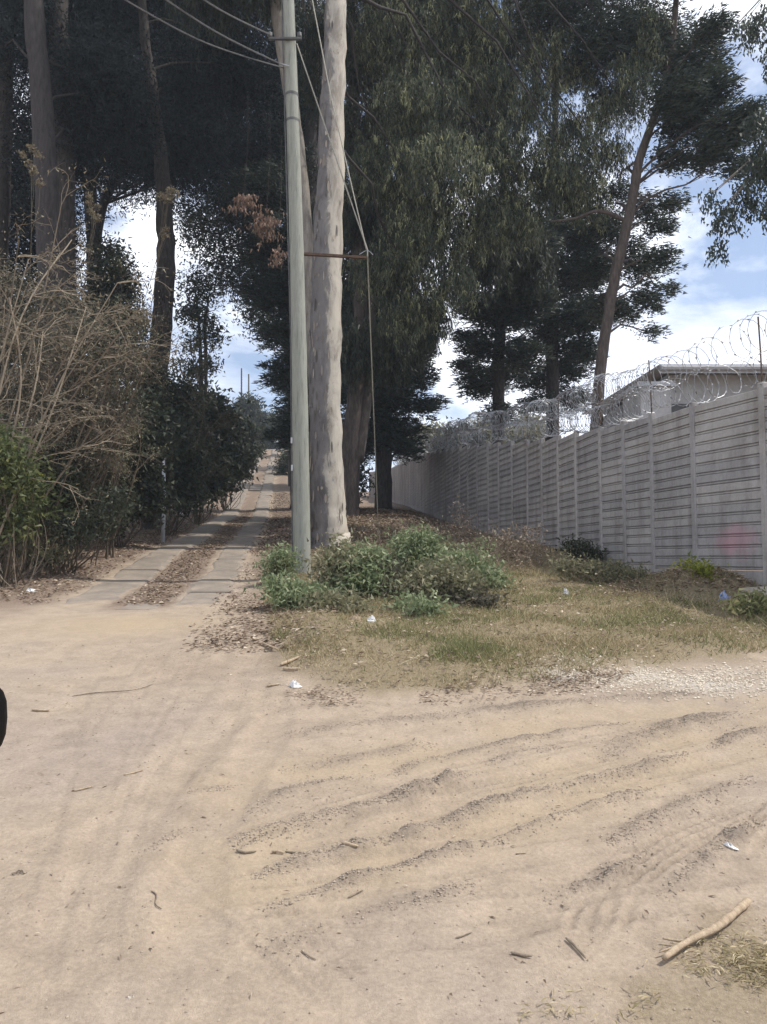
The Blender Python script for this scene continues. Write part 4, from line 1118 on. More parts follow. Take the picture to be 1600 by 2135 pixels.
def twig_bush(name, label, d, base_px, targets, seed, mat, leafmat=None, group=None, levels=3, r0=.02, nleaf=0, spread=.5, base_py=1150, leaf=(.05, .025), kids=4, bias=(0, 0, .05)):
    """bare branching scrub: stems from one base to the targets, each splitting into finer twigs"""
    rng = np.random.default_rng(seed)
    b = P(base_px, base_py, d); zb = ground_z(b[0], b[1])
    root = empty(name, (b[0], b[1], zb), label, 'shrub', group)
    mb = MB(); ends = []
    def grow(s, dir_, L, r, lev):
        n = 5; pts = [s]; v = dir_ / np.linalg.norm(dir_)
        for _ in range(n):
            v = v + rng.normal(0, .16, 3); v /= np.linalg.norm(v)
            q = pts[-1] + v * L / n
            pts.append(q)
        mb.tube(pts, np.linspace(r, r * .5, n + 1), 4 if lev > 1 else 3, cap=False, tint=rng.random())
        ends.append(pts[-1])
        if lev > 0:
            for _ in range(kids):
                i = rng.integers(2, n + 1)
                w = v + rng.normal(0, .6, 3) + np.array(bias)
                grow(pts[i], w, L * rng.uniform(.42, .7), r * .58, lev - 1)
    for (px, py, dd) in targets:
        e = P(px, py, d + dd); s = np.array((b[0] + rng.normal(0, .15), b[1] + rng.normal(0, .15), zb - .05))
        L = np.linalg.norm(e - s)
        m = s + (e - s) * .45 + np.array((0, 0, .12 * L)) + rng.normal(0, .08 * L, 3)
        sp = spline([s, m, e], 7)
        mb.tube(sp, np.linspace(r0, r0 * .45, len(sp)), 5, cap=False, tint=rng.random())
        for _ in range(kids + 3):
            i = rng.integers(5, len(sp)); dv = sp[i] - sp[i - 1]
            grow(sp[i], dv / np.linalg.norm(dv) + rng.normal(0, .5, 3) + np.array(bias) * 1.5, spread * rng.uniform(.6, 1.3), r0 * .5, levels - 1)
    mb.build('branches', mat, root)
    if nleaf and leafmat:
        ml = MB(); E = np.array(ends); k = rng.integers(0, len(E), nleaf)
        ml.leaves(E[k] + rng.normal(0, .06, (nleaf, 3)), rng.normal(0, 1, (nleaf, 3)), leaf[0] * rng.uniform(.6, 1.4, nleaf), leaf[1], rng)
        ml.build('foliage', leafmat, root)
    return root
SG = 'bare dry scrub at the left'
twig_bush('dry_scrub', 'tangle of bare tan twigs at upper left reaching out over the shrubs', 12.2, -60,
          [(60, 540, 0), (130, 580, .6), (20, 620, -.6), (180, 640, .3), (245, 590, 0), (90, 690, .8), (290, 640, -.4), (150, 720, 0), (40, 500, .3), (120, 470, 0), (200, 700, .5), (-60, 560, 0), (-80, 650, .5), (150, 500, 1), (230, 680, -.3)], 141, M['twig_dry'], M['seed'], SG, 3, .019, 2600, .68, leaf=(.06, .025), kids=3, bias=(.45, -.05, -.18))
twig_bush('dry_scrub', 'grey-brown leggy scrub with pale stems below the bare tan twigs', 14.2, 100,
          [(60, 800, 0), (150, 790, .5), (210, 840, 0), (40, 870, -.4), (130, 900, .3), (230, 760, .4), (180, 920, 0), (260, 710, .3), (290, 780, 0), (20, 720, 0), (100, 740, .4), (320, 720, .2)], 142, M['twig_dark'], M['leaf_dust'], SG, 3, .020, 6000, .6, bias=(.3, 0, -.1))
twig_bush('dry_scrub', 'thin dry scrub in half shade nearest the dark hedge', 16.5, 230,
          [(250, 640, 0), (290, 700, .4), (210, 720, 0), (330, 740, .3), (280, 820, 0), (240, 880, .3), (190, 980, 0)], 143, M['twig_dark'], M['leaf_scrub'], SG, 3, .02, 3600, .6)
shrub('dusty_scrub', 'dusty olive-brown scrub filling the space beneath the bare twigs', 15.2, 90, [(40, 700, 70), (120, 740, 70), (200, 790, 60), (60, 820, 70), (140, 860, 60), (240, 850, 50), (20, 600, 60), (110, 640, 60), (-30, 760, 70), (270, 760, 40), (190, 690, 50)], 16000, (.075, .035), M['leaf_dust'], M['twig_dark'], 144, SG, size=.16, clump=9, stems=66)
twig_bush('hedge_brush', 'ragged dark twigs sticking out of the hedge above the lane', 24.0, 350, [(360, 800, 0), (410, 830, .5), (440, 900, -.4), (380, 760, .3), (460, 950, -.3), (330, 850, -1)], 145, M['twig_dark'], M['leaf_hedge'], HG, 3, .02, 2200, .8, leaf=(.14, .06), base_py=1060)
# dried flower stalks with seed heads
def stalk(label, px, py, d, base_px, rpx, seed, mat, tall=1.6, n=500):
    rng = np.random.default_rng(seed)
    b = P(base_px, 1120, d); zb = ground_z(b[0], b[1]); c = P(px, py, d); r = rpx * d / F
    root = empty('dried_flower_stalk', (b[0], b[1], zb), label, 'dried plant', 'dried seed heads on long stalks')
    s = np.array((b[0], b[1], zb - .03)); mb = MB()
    sp = spline([s, s + (c - s) * .3 + rng.normal(0, .12, 3), s + (c - s) * .65 + rng.normal(0, .15, 3), c + np.array((0, 0, r * tall * .6))], 8)
    mb.tube(sp, np.linspace(.011, .004, len(sp)), 5, tint=.2)
    mb.build('stem', M['twig_dark'], root)
    mb = MB(); ax = c + np.array((0, 0, r * tall * .6)); up = sp[-1] - sp[-6]; up /= np.linalg.norm(up)
    for k in range(7):      # side sprigs of the panicle, each with its own tuft
        t = k / 6; o = c + np.array((0, 0, r * tall * (1.0 - 1.7 * t))) + rng.normal(0, r * .45, 3) * np.array((1, .8, .3))
        mb.tube([sp[-1 - int(t * 5)], (sp[-1 - int(t * 5)] + o) / 2 + rng.normal(0, r * .1, 3), o], .004, 3, cap=False, tint=.2)
        m = max(10, n // 14)
        puffs(mb, in_blob(rng, m // 2, o, r * .42), rng, 6, r * .09, .040, .024, np.clip(.5 + .3 * rng.normal(size=m // 2), 0, 1))
    mb.build('seed_head', mat, root)
stalk('pale seed head on a long stalk before the two left trunks', 65, 345, 13.5, 20, 22, 151, M['seed'], 1.7, 500)
stalk('seed head below and right of the tallest one', 197, 440, 14.5, 110, 20, 152, M['seed'], 1.2, 400)
stalk('seed head in front of the leaning dark trunk', 352, 408, 15.5, 190, 24, 153, M['seed'], .8, 400)
stalk('small low seed head beside the sky gap', 345, 488, 15.5, 200, 14, 154, M['seed'], .8, 200)
stalk('brownish dry flower cluster at mid height before the sky gap', 285, 665, 15.2, 200, 30, 155, M['seed'], .6, 400)
# withered leaf bunches hanging from the canopy by the pole
def dead_bunch(label, px, py, d, rx, tall, seed, n, top_py):
    rng = np.random.default_rng(seed); c = P(px, py, d); r = rx * d / F; t = P(px + 10, top_py, d)
    root = empty('withered_leaf_bunch', c, label, 'dead leaves', 'withered leaf bunches hanging left of the pole')
    mb = MB(); mb.tube(spline([t, (t + c) / 2 + np.array((.05, 0, 0)), c - np.array((0, 0, .1))], 5), .004, 4, tint=.4); mb.build('twig', M['bark_dark'], root)
    mb = MB(); C = in_blob(rng, n // 16, c, r, tall); strands(mb, C, rng, 16, .22, .11, .035, np.clip(.5 + .3 * rng.normal(size=len(C)), 0, 1)); mb.build('leaves', M['leaf_dead'], root)
dead_bunch('reddish withered leaf bunch hanging higher of the two left of the pole', 507, 412, 17.5, 11, 2.0, 161, 300, 200)
dead_bunch('larger withered leaf bunch hanging close beside the pole', 553, 460, 17.5, 15, 2.0, 162, 500, 230)
dead_bunch('narrow strip of withered leaves hanging lowest beside the pole', 577, 520, 17.5, 4, 4.0, 163, 130, 280)

# ------------------------------------------------------------------ utility pole, guy, cables
pb = G(630, 1200)
PD = pb[1]
top = P(597, -120, PD)
pole = empty('utility_pole', pb, 'tall weathered greenish wooden utility pole standing in the weeds', 'utility pole')
def pole_pt(py):
    a = np.array((pb[0], pb[1], pb[2])); z1 = P(600, py, PD)[2]
    t = (z1 - a[2]) / (top[2] - a[2]); return a + (top - a) * t
mb = MB(); rngp = np.random.default_rng(9)
n = 26; zz = np.linspace(-.05, 1, n)
cur = np.array([np.array(pb) + (top - np.array(pb)) * t + np.array((.05 * math.sin(t * math.pi), 0, 0)) for t in zz])
mb.tube(cur, np.linspace(.158, .098, n), 20, jitter=.02, rng=rngp)
mb.build('shaft', M['pole'], pole, True)
def pole_x(py):
    z1 = P(600, py, PD)[2]; i = int(np.argmin(np.abs(cur[:, 2] - z1))); return cur[i].copy()
for py in (175, 245):
    c = pole_x(py); mb = MB(); r = .118
    mb.tube([c - np.array((0, 0, .025)), c + np.array((0, 0, .025))], r, 20, cap=False); mb.build('steel_band', M['cable'], pole, True)
c = pole_x(95)
mb = MB(); mb.box((c[0] - .36, c[1] - .17, c[2] - .015), (c[0] + .22, c[1] - .115, c[2] + .02)); mb.build('bracket', M['cable'], pole)
for dx in (-.34, .18):
    mb = MB(); q = c + np.array((dx, -.14, .03))
    zs = np.array([0, .02, .03, .05, .06, .08, .10]); rs = np.array([.025, .045, .03, .045, .03, .04, .015])
    mb.tube(np.c_[np.full(7, q[0]), np.full(7, q[1]), q[2] + zs], rs, 10); mb.build('insulator', M['cable'], pole, True)
c2 = pole_x(150); mb = MB(); mb.tube([c2 + np.array((-.02, -.1, 0)), c2 + np.array((-.20, -.16, .02))], .014, 6); mb.build('hook', M['steel'], pole)
# brace arm holding the guy away from the pole
arm0 = pole_x(548); arm1 = P(766, 534, PD)
arm1 = np.array((arm1[0], PD + .05, arm1[2]))
mb = MB(); mb.prism([(-.03, -.03), (.03, -.03), (.03, -.018), (-.018, -.018), (-.018, .03), (-.03, .03)], arm0 + np.array((-.12, 0, 0)), arm1)
mb.build('brace_arm', M['rust'], pole)
mb = MB(); mb.tube([arm1 + np.array((-.14, 0, .05)), arm1 + np.array((-.06, 0, .10)), arm1 + np.array((.0, 0, .13)), arm1 + np.array((.06, 0, .09)), arm1 + np.array((.10, 0, .04))], .007, 5, cap=False); mb.build('clamp', M['steel'], pole)
mb = MB(); mb.tube([cur[1] + np.array((-.155, -.05, 0)), cur[10] + np.array((-.135, -.05, 0)), cur[-1] + np.array((-.1, -.05, 0))], .012, 5); mb.build('earth_wire', M['cable'], pole)
for py in (945, 995):
    c = pole_x(py); mb = MB(); mb.box((c[0] - .155, c[1] - .10, c[2] - .05), (c[0] - .125, c[1] - .04, c[2] + .05)); mb.build('wire_clip', M['white_paint'], pole)
# guy wires
gtop = pole_x(100) + np.array((.12, -.02, 0))
anch = G(791, 1148)
guy = empty('guy_wire', anch, 'thin guy wire dropping from the brace arm to the weeds beside the pole', 'guy wire')
A1 = arm1 + np.array((.005, 0, .02))
mb = MB(); mb.tube([gtop, A1 + np.array((0, 0, .11))], .012, 5); mb.build('upper_strand', M['rope'], guy)
mb = MB(); mb.tube([A1 + np.array((0, 0, .11)), A1, (anch[0], anch[1], anch[2] - .05)], .013, 6); mb.build('lower_strand', M['rope'], guy)
v = (np.array((anch[0], anch[1], anch[2])) - A1); L = np.linalg.norm(v); v /= L
a = np.array((anch[0], anch[1], anch[2]))
mb = MB(); mb.tube([a - v * .55, a + v * .05], [.026, .036], 8); mb.build('guard', M['pole'], guy)
g2 = empty('guy_wire', A1, 'second guy wire running from above the frame down to the brace arm tip', 'guy wire')
t2 = P(640, -60, PD); mb = MB(); mb.tube([t2, P(690, 200, PD), A1 + np.array((-.02, 0, .12))], .011, 5); mb.build('strand', M['rope'], g2)
# overhead cables to the upper left
def cable(label, p_end, a, sag, r=.014):
    e = P(a[0], a[1], a[2]); m = (p_end + e) / 2 - np.array((0, 0, sag))
    mb = MB(); mb.tube(spline([p_end, m, e], 12), r, 5); o = mb.build('overhead_cable', M['cable'], loc=p_end)
    tag(o, label, 'cable', 'overhead cables')
c = pole_x(95)
cable('uppermost overhead cable, ending at the insulator bracket', c + np.array((-.34, -.14, .08)), (300, -86, 9.0), .08)
cable('middle overhead cable, ending at the pole hook', c2 + np.array((-.20, -.16, .02)), (240, -74, 9.0), .10)
cable('lowest overhead cable, sagging to the pole from the upper left', pole_x(165) + np.array((-.12, -.05, 0)), (150, -66, 9.0), .18, .011)

# ------------------------------------------------------------------ weeds round the pole
WD = 'weeds and shrubs growing around the pole foot'
def weed(label, d, px, blobs, n, mat, seed, leaf=(.075, .034), size=.105, stems=26, name='weed_shrub', twig='twig_dry', by=1180):
    # the clump stands where its lowest leaves meet the ground
    low = max(q[1] + .85 * q[2] for q in blobs)
    d = min(d, float(Gb(px, low)[1]))
    return shrub(name, label, d, px, blobs, n, leaf, M[mat], M[twig], seed, WD, size=size, clump=10, stems=stems, dj=.2, base_py=low)
weed('leafy green weed clump left of the pole foot', 13.6, 585, [(588, 1160, 22), (570, 1178, 18), (580, 1196, 20), (598, 1178, 14)], 1326, 'leaf_green', 171)
weed('weed clump growing in front of the pole foot', 12.3, 625, [(630, 1240, 20), (602, 1238, 26), (662, 1245, 24), (580, 1225, 22), (645, 1258, 18), (615, 1262, 16)], 2028, 'leaf_green', 172)
weed('pale dusty weed clump between pole and eucalyptus foot', 13.6, 700, [(682, 1172, 24), (710, 1150, 26), (730, 1180, 30), (690, 1205, 24), (712, 1215, 28), (698, 1238, 24), (728, 1240, 22), (675, 1228, 18)], 2808, 'leaf_scrub', 173, stems=56)
weed('mixed low weed clump at mid patch below the guy wire', 12.8, 750, [(745, 1184, 40), (772, 1164, 33), (735, 1214, 35), (770, 1212, 37), (755, 1244, 25)], 3580, 'leaf_green', 174, stems=26)
weed('tallest leafy weed shrub, right of the guy wire', 12.6, 870, [(860, 1144, 40), (888, 1134, 33), (835, 1136, 23), (870, 1172, 44), (910, 1166, 35), (838, 1182, 35), (880, 1116, 18), (930, 1184, 30)], 4843, 'leaf_green', 175, stems=34)
weed('dusty tangled shrub below the tallest weed shrub', 11.9, 905, [(900, 1212, 44), (945, 1202, 40), (865, 1222, 33), (925, 1239, 35), (970, 1229, 30), (890, 1249, 23)], 3369, 'leaf_scrub', 176, stems=70)
weed('green creeping weed at the right end of the weed patch', 12.2, 1000, [(985, 1189, 33), (1012, 1209, 33), (1035, 1219, 25), (960, 1174, 33)], 2421, 'leaf_green', 177)
weed('low straggling weeds at the front left of the weed patch', 11.2, 700, [(690, 1262, 22), (720, 1268, 20), (665, 1270, 16), (745, 1272, 16)], 1014, 'leaf_scrub', 196, by=1280)
weed('low straggling weeds at the front of the patch by the broad-leaved weed', 11.1, 860, [(840, 1275, 20), (880, 1270, 22), (910, 1278, 16)], 858, 'leaf_green', 197, by=1285)
weed('low dry weeds at the front right of the weed patch', 11.2, 975, [(950, 1262, 20), (985, 1258, 22), (1015, 1255, 18)], 936, 'leaf_dust', 198, by=1275)
weed('sprig of pale green leaves above the dry brush', 13.0, 1000, [(1005, 1140, 12), (1000, 1160, 10), (985, 1170, 12)], 200, 'leaf_green', 178, stems=4)
weed('brownish dry weed clump left of the broad-leaved weed', 12.3, 800, [(800, 1205, 26), (785, 1235, 24), (815, 1240, 22), (800, 1180, 18)], 1482, 'leaf_dust', 179, stems=30)
# broad-leaved rosette
def rosette():
    rng = np.random.default_rng(180); c = G(832, 1252); d = c[1]; c2 = P(832, 1226, d); z0 = c[2]
    root = empty('broad_leaf_weed', c, 'bright green weed with long broad leaves in a rosette, before the tallest weed shrub', 'weed', WD)
    mb = MB(); mb.tube([c - np.array((0, 0, .03)), c + np.array((0, 0, .10)), np.array((c[0], c[1], c2[2]))], [.012, .011, .008], 6); mb.build('stem', M['leaf_green'], root)
    for k in range(22):
        a = k * 2.4; el = rng.uniform(.15, 1.2); L = rng.uniform(.14, .24); W = L * .27
        d0 = np.array((math.cos(a) * math.cos(el), math.sin(a) * math.cos(el), math.sin(el)))
        s = np.cross(d0, (0, 0, 1.)); s /= np.linalg.norm(s); o = np.array((c[0], c[1], z0 + .05 + (c2[2] - z0) * rng.uniform(.2, 1)))
        V = []; m = MB()
        for j in range(6):
            t = j / 5; w = W * math.sin(math.pi * (t * .92 + .06)) * .5; ctr = o + d0 * L * t - np.array((0, 0, 1.)) * L * .45 * t * t
            V += [ctr - s * w, ctr - np.array((0, 0, .006)), ctr + s * w]
        F_ = [(3 * j + i, 3 * j + i + 1, 3 * j + i + 4, 3 * j + i + 3) for j in range(5) for i in range(2)]
        m.add(V, F_, rng.uniform(.4, 1)); m.build('leaf', M['leaf_green'], root, True)
rosette()
twig_bush('dry_brush', 'pile of grey-brown bare twigs right of the weeds, before the wall', 14.5, 1060, [(1030, 1150, 0), (1080, 1135, .3), (1110, 1150, 0), (1050, 1130, -.3), (1140, 1165, .2), (1000, 1150, .2), (1090, 1170, -.4)], 181, M['twig_dry'], M['litter'], 'dry twig piles in the verge', 3, .010, 1500, .30, base_py=1190)
twig_bush('dry_brush', 'low tangle of thin dry stems within the weed patch', 12.0, 930, [(900, 1200, 0), (960, 1200, .2), (930, 1230, -.2), (980, 1240, 0), (870, 1210, .1)], 182, M['twig_dry'], None, 'dry twig piles in the verge', 2, .008, 0, .26, base_py=1250)
twig_bush('dry_brush', 'dry stems and seed stalks standing on the shaded bank', 17.5, 960, [(930, 1110, 0), (970, 1100, .3), (1000, 1120, 0), (900, 1120, .2), (960, 1090, 0)], 183, M['twig_dry'], M['litter'], 'dry twig piles in the verge', 2, .008, 700, .3, base_py=1150)
twig_bush('dry_brush', 'reddish dry weeds on the shaded bank behind the guy wire', 17.0, 830, [(800, 1120, 0), (850, 1100, .3), (880, 1115, 0), (770, 1110, .2)], 184, M['twig_dark'], M['litter'], 'dry twig piles in the verge', 3, .008, 900, .3, base_py=1150)
weed('dark weed bush against the foot of the wall', 15.2, 1225, [(1215, 1150, 24), (1240, 1160, 18), (1195, 1140, 16)], 1300, 'leaf_hedge', 191, by=1165)
weed('green ground weeds in the middle of the verge below the wall', 12.2, 1250, [(1230, 1186, 18), (1280, 1190, 20), (1330, 1200, 16), (1180, 1182, 18)], 1500, 'leaf_scrub', 192, by=1195)
weed('yellow-green weed topping the soil mound before the wall', float(MOUND[1]), 1452, [(1440, 1199, 12), (1460, 1197, 12), (1472, 1204, 10)], 500, 'leaf_yellow', 194, by=1215)
weed('small green weed tuft by the blue plastic', 9.2, 1570, [(1560, 1268, 18), (1590, 1262, 20), (1620, 1265, 20)], 900, 'grass_green', 195, by=1280)

# ------------------------------------------------------------------ grass, litter, clods, gravel (nobody could count these)
def scatter_poly(rng, poly, n):
    lo = poly.min(0); hi = poly.max(0); out = []
    while sum(len(o) for o in out) < n:
        q = lo + rng.random((n, 2)) * (hi - lo)
        out.append(q[poly_sd(q[:, 0], q[:, 1], poly) > 0])
    return np.concatenate(out)[:n]
def grass(name, label, poly, n, mat, hgt, w, seed, dens=None):
    rng = np.random.default_rng(seed)
    q = scatter_poly(rng, poly, n)
    f = fbm(q[:, 0] * 1.6, q[:, 1] * 1.6, seed) * 1.2 + .5 + .4 * fbm(q[:, 0] * 7, q[:, 1] * 7, seed + 2)
    keep = rng.random(len(q)) < np.clip(f, .18, 1)
    if dens is not None: keep &= rng.random(len(q)) < dens(q)
    q = q[keep]; N = len(q)
    z = H(q[:, 0], q[:, 1])
    D = rng.normal(0, .75, (N, 3)); D[:, 2] = np.abs(rng.normal(.75, .35, N)) + .12
    mb = MB(); mb.leaves(np.c_[q, z - .005], D, hgt * rng.uniform(.5, 1.5, N) * (.6 + .8 * np.clip(f[keep], 0, 1)), w * rng.uniform(.7, 1.3, N), rng, fold=.5)
    o = mb.build(name, mat); tag(o, label, 'grass', kind='stuff')
VN = VERGE[(VERGE[:, 1] < 26)]
near_v = lambda q: np.clip(1.25 - (q[:, 1] - 6) / 16, .15, 1) * smooth(-.15, .12, poly_sd(q[:, 0], q[:, 1], VERGE) + .35 * fbm(q[:, 0] * 3, q[:, 1] * 3, 8))
grass('dry_verge_grass', 'short straw-coloured dry grass over the roadside verge', VN, 420000, M['grass_dry'], .05, .0075, 201, near_v)
gd = lambda q: near_v(q) * np.clip(.25 + 1.5 * fbm(q[:, 0] * .9 + 3, q[:, 1] * .9, 44) + .5 * np.exp(-((q[:, 1] - 8.4) / 1.3) ** 2), .02, 1)
grass('green_verge_grass', 'green grass patches over the roadside verge', VN, 260000, M['grass_green'], .058, .008, 202, gd)
grass('tall_dry_stalks', 'scattered taller dry stalks standing in the verge grass', VN, 7000, M['grass_dry'], .17, .007, 204, near_v)
GP = plan([(870, 1370), (1000, 1345), (1140, 1370), (1120, 1405), (980, 1412), (860, 1400)])
grass('green_grass_patch', 'denser green grass patch at the near edge of the verge', GP, 9000, M['grass_green'], .07, .008, 203, lambda q: smooth(0, .5, poly_sd(q[:, 0], q[:, 1], GP)))

def litter(name, label, poly, n, mat, L, W, seed, flat=.35, dens=None, lift=.012):
    rng = np.random.default_rng(seed); q = scatter_poly(rng, poly, n)
    if dens is not None: q = q[rng.random(len(q)) < dens(q)]
    q = q[rng.random(len(q)) < smooth(0, .5, poly_sd(q[:, 0], q[:, 1], poly) + .12)]
    N = len(q); z = H(q[:, 0], q[:, 1])
    a = rng.uniform(0, 6.283, N); D = np.c_[np.cos(a), np.sin(a), rng.normal(0, flat * .5, N)]
    mb = MB()
    S = np.c_[-np.sin(a), np.cos(a), rng.normal(0, flat, N)]; S /= np.linalg.norm(S, axis=1)[:, None]
    Ls = (L * rng.uniform(.5, 1.5, N))[:, None]; Ws = (W * rng.uniform(.5, 1.5, N))[:, None]
    c = np.c_[q, z + lift * rng.uniform(.6, 2.0, N)]
    up = np.array((0, 0, 1.0))
    v = np.stack((c, c + D * Ls * .45 + S * Ws * .5 + up * Ls * .12, c + D * Ls, c + D * Ls * .5 - S * Ws * .5 + up * Ls * .06), 1).reshape(-1, 3)
    mb.add(v, np.arange(N * 4).reshape(N, 4), np.repeat(rng.random(N) ** 1.4, 4))
    o = mb.build(name, mat); tag(o, label, 'leaf litter', kind='stuff')
def lane_poly(a, b, y0, y1, n=12):
    ys = np.linspace(y0, y1, n); c = road_c(ys)
    return np.concatenate((np.c_[c + a, ys], np.c_[c + b, ys][::-1]))
litter('leaf_litter', 'brown fallen leaves between the two concrete wheel tracks', lane_poly(-.42, .36, 10.3, 40), 12000, M['litter'], .06, .032, 211, dens=lambda q: np.clip(.7 + fbm(q[:, 0], q[:, 1], 3), .1, 1))
litter('leaf_litter', 'brown fallen leaves on the left shoulder under the hedge', lane_poly(-5.2, -1.25, 10.5, 40), 34000, M['litter'], .065, .036, 212, dens=lambda q: np.clip(.85 + fbm(q[:, 0], q[:, 1], 4), .15, 1))
litter('leaf_litter', 'brown fallen leaves along the lane right edge in the shade', lane_poly(1.0, 3.2, 17, 48), 9000, M['litter'], .08, .045, 220)
litter('leaf_litter', 'brown fallen leaves between the right wheel track and the weeds', lane_poly(.85, 2.2, 7.4, 20), 9000, M['litter'], .055, .03, 213, dens=lambda q: np.clip(.55 + 1.2 * fbm(q[:, 0], q[:, 1], 5), .05, 1))
litter('leaf_litter', 'dry leaves and bark scraps over the verge and shaded bank', VERGE, 30000, M['litter'], .05, .022, 214, dens=lambda q: np.clip(.55 + .9 * fbm(q[:, 0] * 1.5, q[:, 1] * 1.5, 6), .05, 1), lift=.03)
BANK = np.array([(-1.6, 16), (3.2, 15.5), (2.8, 22), (1.5, 34), (-2.0, 34)])
litter('leaf_litter', 'brown leaf mould covering the shaded bank below the wall', BANK, 22000, M['litter'], .08, .045, 215)
FOREG = plan([(-150, 2134), (-100, 1340), (560, 1340), (680, 1450), (1100, 1450), (1700, 1410), (1900, 2134)])
litter('leaf_scraps', 'small twig and leaf scraps strewn over the dirt road', FOREG, 700, M['litter'], .026, .007, 216, lift=.005)
EDGE = plan([(540, 1370), (640, 1410), (900, 1436), (1230, 1400), (1330, 1405), (1240, 1440), (1000, 1470), (640, 1480), (560, 1430)])
litter('leaf_scraps', 'dry leaf scraps along the ragged near edge of the verge', EDGE, 6500, M['litter'], .034, .015, 217, dens=lambda q: np.clip(.4 + 1.5 * fbm(q[:, 0] * 2, q[:, 1] * 2, 5), 0, 1))
MP = np.array([(MOUND[0] - 1.6, MOUND[1] - .7), (MOUND[0] + 1.3, MOUND[1] - .7), (MOUND[0] + 1.2, MOUND[1] + .5), (MOUND[0] - 1.2, MOUND[1] + .5)])
litter('leaf_litter', 'dry leaves over the soil mound in front of the wall', MP, 3500, M['litter'], .05, .025, 218, lift=.02)
CORNER = plan([(1050, 2134), (1330, 1990), (1600, 1900), (1800, 1900), (1900, 2134)])
litter('leaf_scraps', 'dry straw and leaf scraps at the near right corner', CORNER, 11000, M['grass_dry'], .035, .004, 219, lift=.01, dens=lambda q: np.clip(.3 + 1.6 * fbm(q[:, 0] * 3, q[:, 1] * 3, 9), 0, 1))

def pebbles(name, label, q, sz, mat, seed, cat='soil'):
    rng = np.random.default_rng(seed); N = len(q); z = H(q[:, 0], q[:, 1]); s = sz * rng.uniform(.4, 1.6, N) ** 1.3
    base6 = np.array([(1, 0, 0), (0, 1, 0), (-1, 0, 0), (0, -1, 0), (0, 0, 1), (0, 0, -1.)])
    V = base6[None] * s[:, None, None] * rng.uniform(.6, 1.2, (N, 6, 1)) * np.array((1.15, 1, .7))
    a = rng.uniform(0, 6.28, N); ca, sa = np.cos(a)[:, None], np.sin(a)[:, None]
    V = np.stack((V[..., 0] * ca - V[..., 1] * sa, V[..., 0] * sa + V[..., 1] * ca, V[..., 2]), -1)
    V += np.c_[q, z + s * .25][:, None, :]
    f = np.array([(0, 1, 4), (1, 2, 4), (2, 3, 4), (3, 0, 4), (1, 0, 5), (2, 1, 5), (3, 2, 5), (0, 3, 5)])
    mb = MB(); mb.add(V.reshape(-1, 3), (f[None] + 6 * np.arange(N)[:, None, None]).reshape(-1, 3), np.repeat(rng.random(N), 6))
    o = mb.build(name, mat); tag(o, label, cat, kind='stuff')
rng = np.random.default_rng(300); pts = []
for (pl, w, h) in _R:
    seg = np.hypot(*(pl[1:] - pl[:-1]).T); cum = np.concatenate(([0], np.cumsum(seg))); T = cum[-1]
    k = int(T * 1300 * (h / .035) * (w / .06)); t = rng.random(k) * T
    pat = np.clip(0.7 + 1.2 * vnoise(t * 2.3 + w * 90, t * 0 + h * 900, 7), 0.3, 1.3)
    t = t[rng.random(k) < pat]
    pts.append(np.c_[np.interp(t, cum, pl[:, 0]), np.interp(t, cum, pl[:, 1])] + rng.normal(0, w * .42, (len(t), 2)))
pebbles('soil_clods', 'crumbly dark soil clods thrown up along the tyre ruts', np.concatenate(pts), .0036, M['clod'], 301)
q = scatter_poly(rng, FOREG, 14000); q = q[rng.random(len(q)) < np.clip(.25 + 1.2 * fbm(q[:, 0] * 1.2, q[:, 1] * 1.2, 71), .03, 1)]
pebbles('soil_crumbs', 'small pebbles and crumbs scattered on the dirt road', q, .0034, M['clod'], 302)
gp = plan([(1190, 1418), (1330, 1412), (1460, 1425), (1600, 1415), (1750, 1405)])
t = rng.random(3600) * (len(gp) - 1); i = t.astype(int); fr = t - i
q = gp[i] + (gp[np.minimum(i + 1, len(gp) - 1)] - gp[i]) * fr[:, None] + rng.normal(0, 1, (3600, 2)) * np.array((.2, .24))
pebbles('gravel', 'patch of pale crushed stone where the verge meets the road at right', q, .0085, M['gravel'], 303, 'gravel')

# ------------------------------------------------------------------ sticks, bark and rubbish
def stick(label, px, r, mat='wood_grey', name='stick', lift=.0, seed=0, forks=(), blunt=.35):
    rng = np.random.default_rng(seed + 400)
    if mat == 'wood_grey': r = r * .7
    pts = np.array([G(a, b, r * .75 + lift) for a, b in px])
    pts[:, 2] = np.maximum(pts[:, 2], np.linspace(pts[0, 2], pts[-1, 2], len(pts)))
    sp = spline(pts, 5) if len(pts) > 2 else spline([pts[0], (pts[0] + pts[1]) / 2 + rng.normal(0, r * .6, 3) * np.array((1, 1, 0)), pts[1]], 5)
    u = np.linspace(0, 1, len(sp)); rr = r * (1 + .06 * rng.normal(size=len(sp))) * (1.05 - .4 * u) * np.clip(blunt + 5 * np.minimum(u, 1 - u), 0, 1)
    ctr = sp[len(sp) // 2]
    mb = MB(); mb.tube(sp, rr, 8, jitter=.08, rng=rng)
    if forks:
        root = empty(name, ctr, label, 'stick', 'sticks and bark pieces on the road'); mb.build('stem', M[mat], root, True)
        for fk in forks:
            m = MB(); p = spline(np.array([G(a, b, r * .5 + lift) for a, b in fk]), 5); m.tube(p, np.linspace(r * .5, r * .2, len(p)), 6, jitter=.1, rng=rng); m.build('fork', M[mat], root, True)
    else:
        o = mb.build(name, M[mat], loc=ctr, smooth_sh=True); tag(o, label, 'stick', 'sticks and bark pieces on the road')
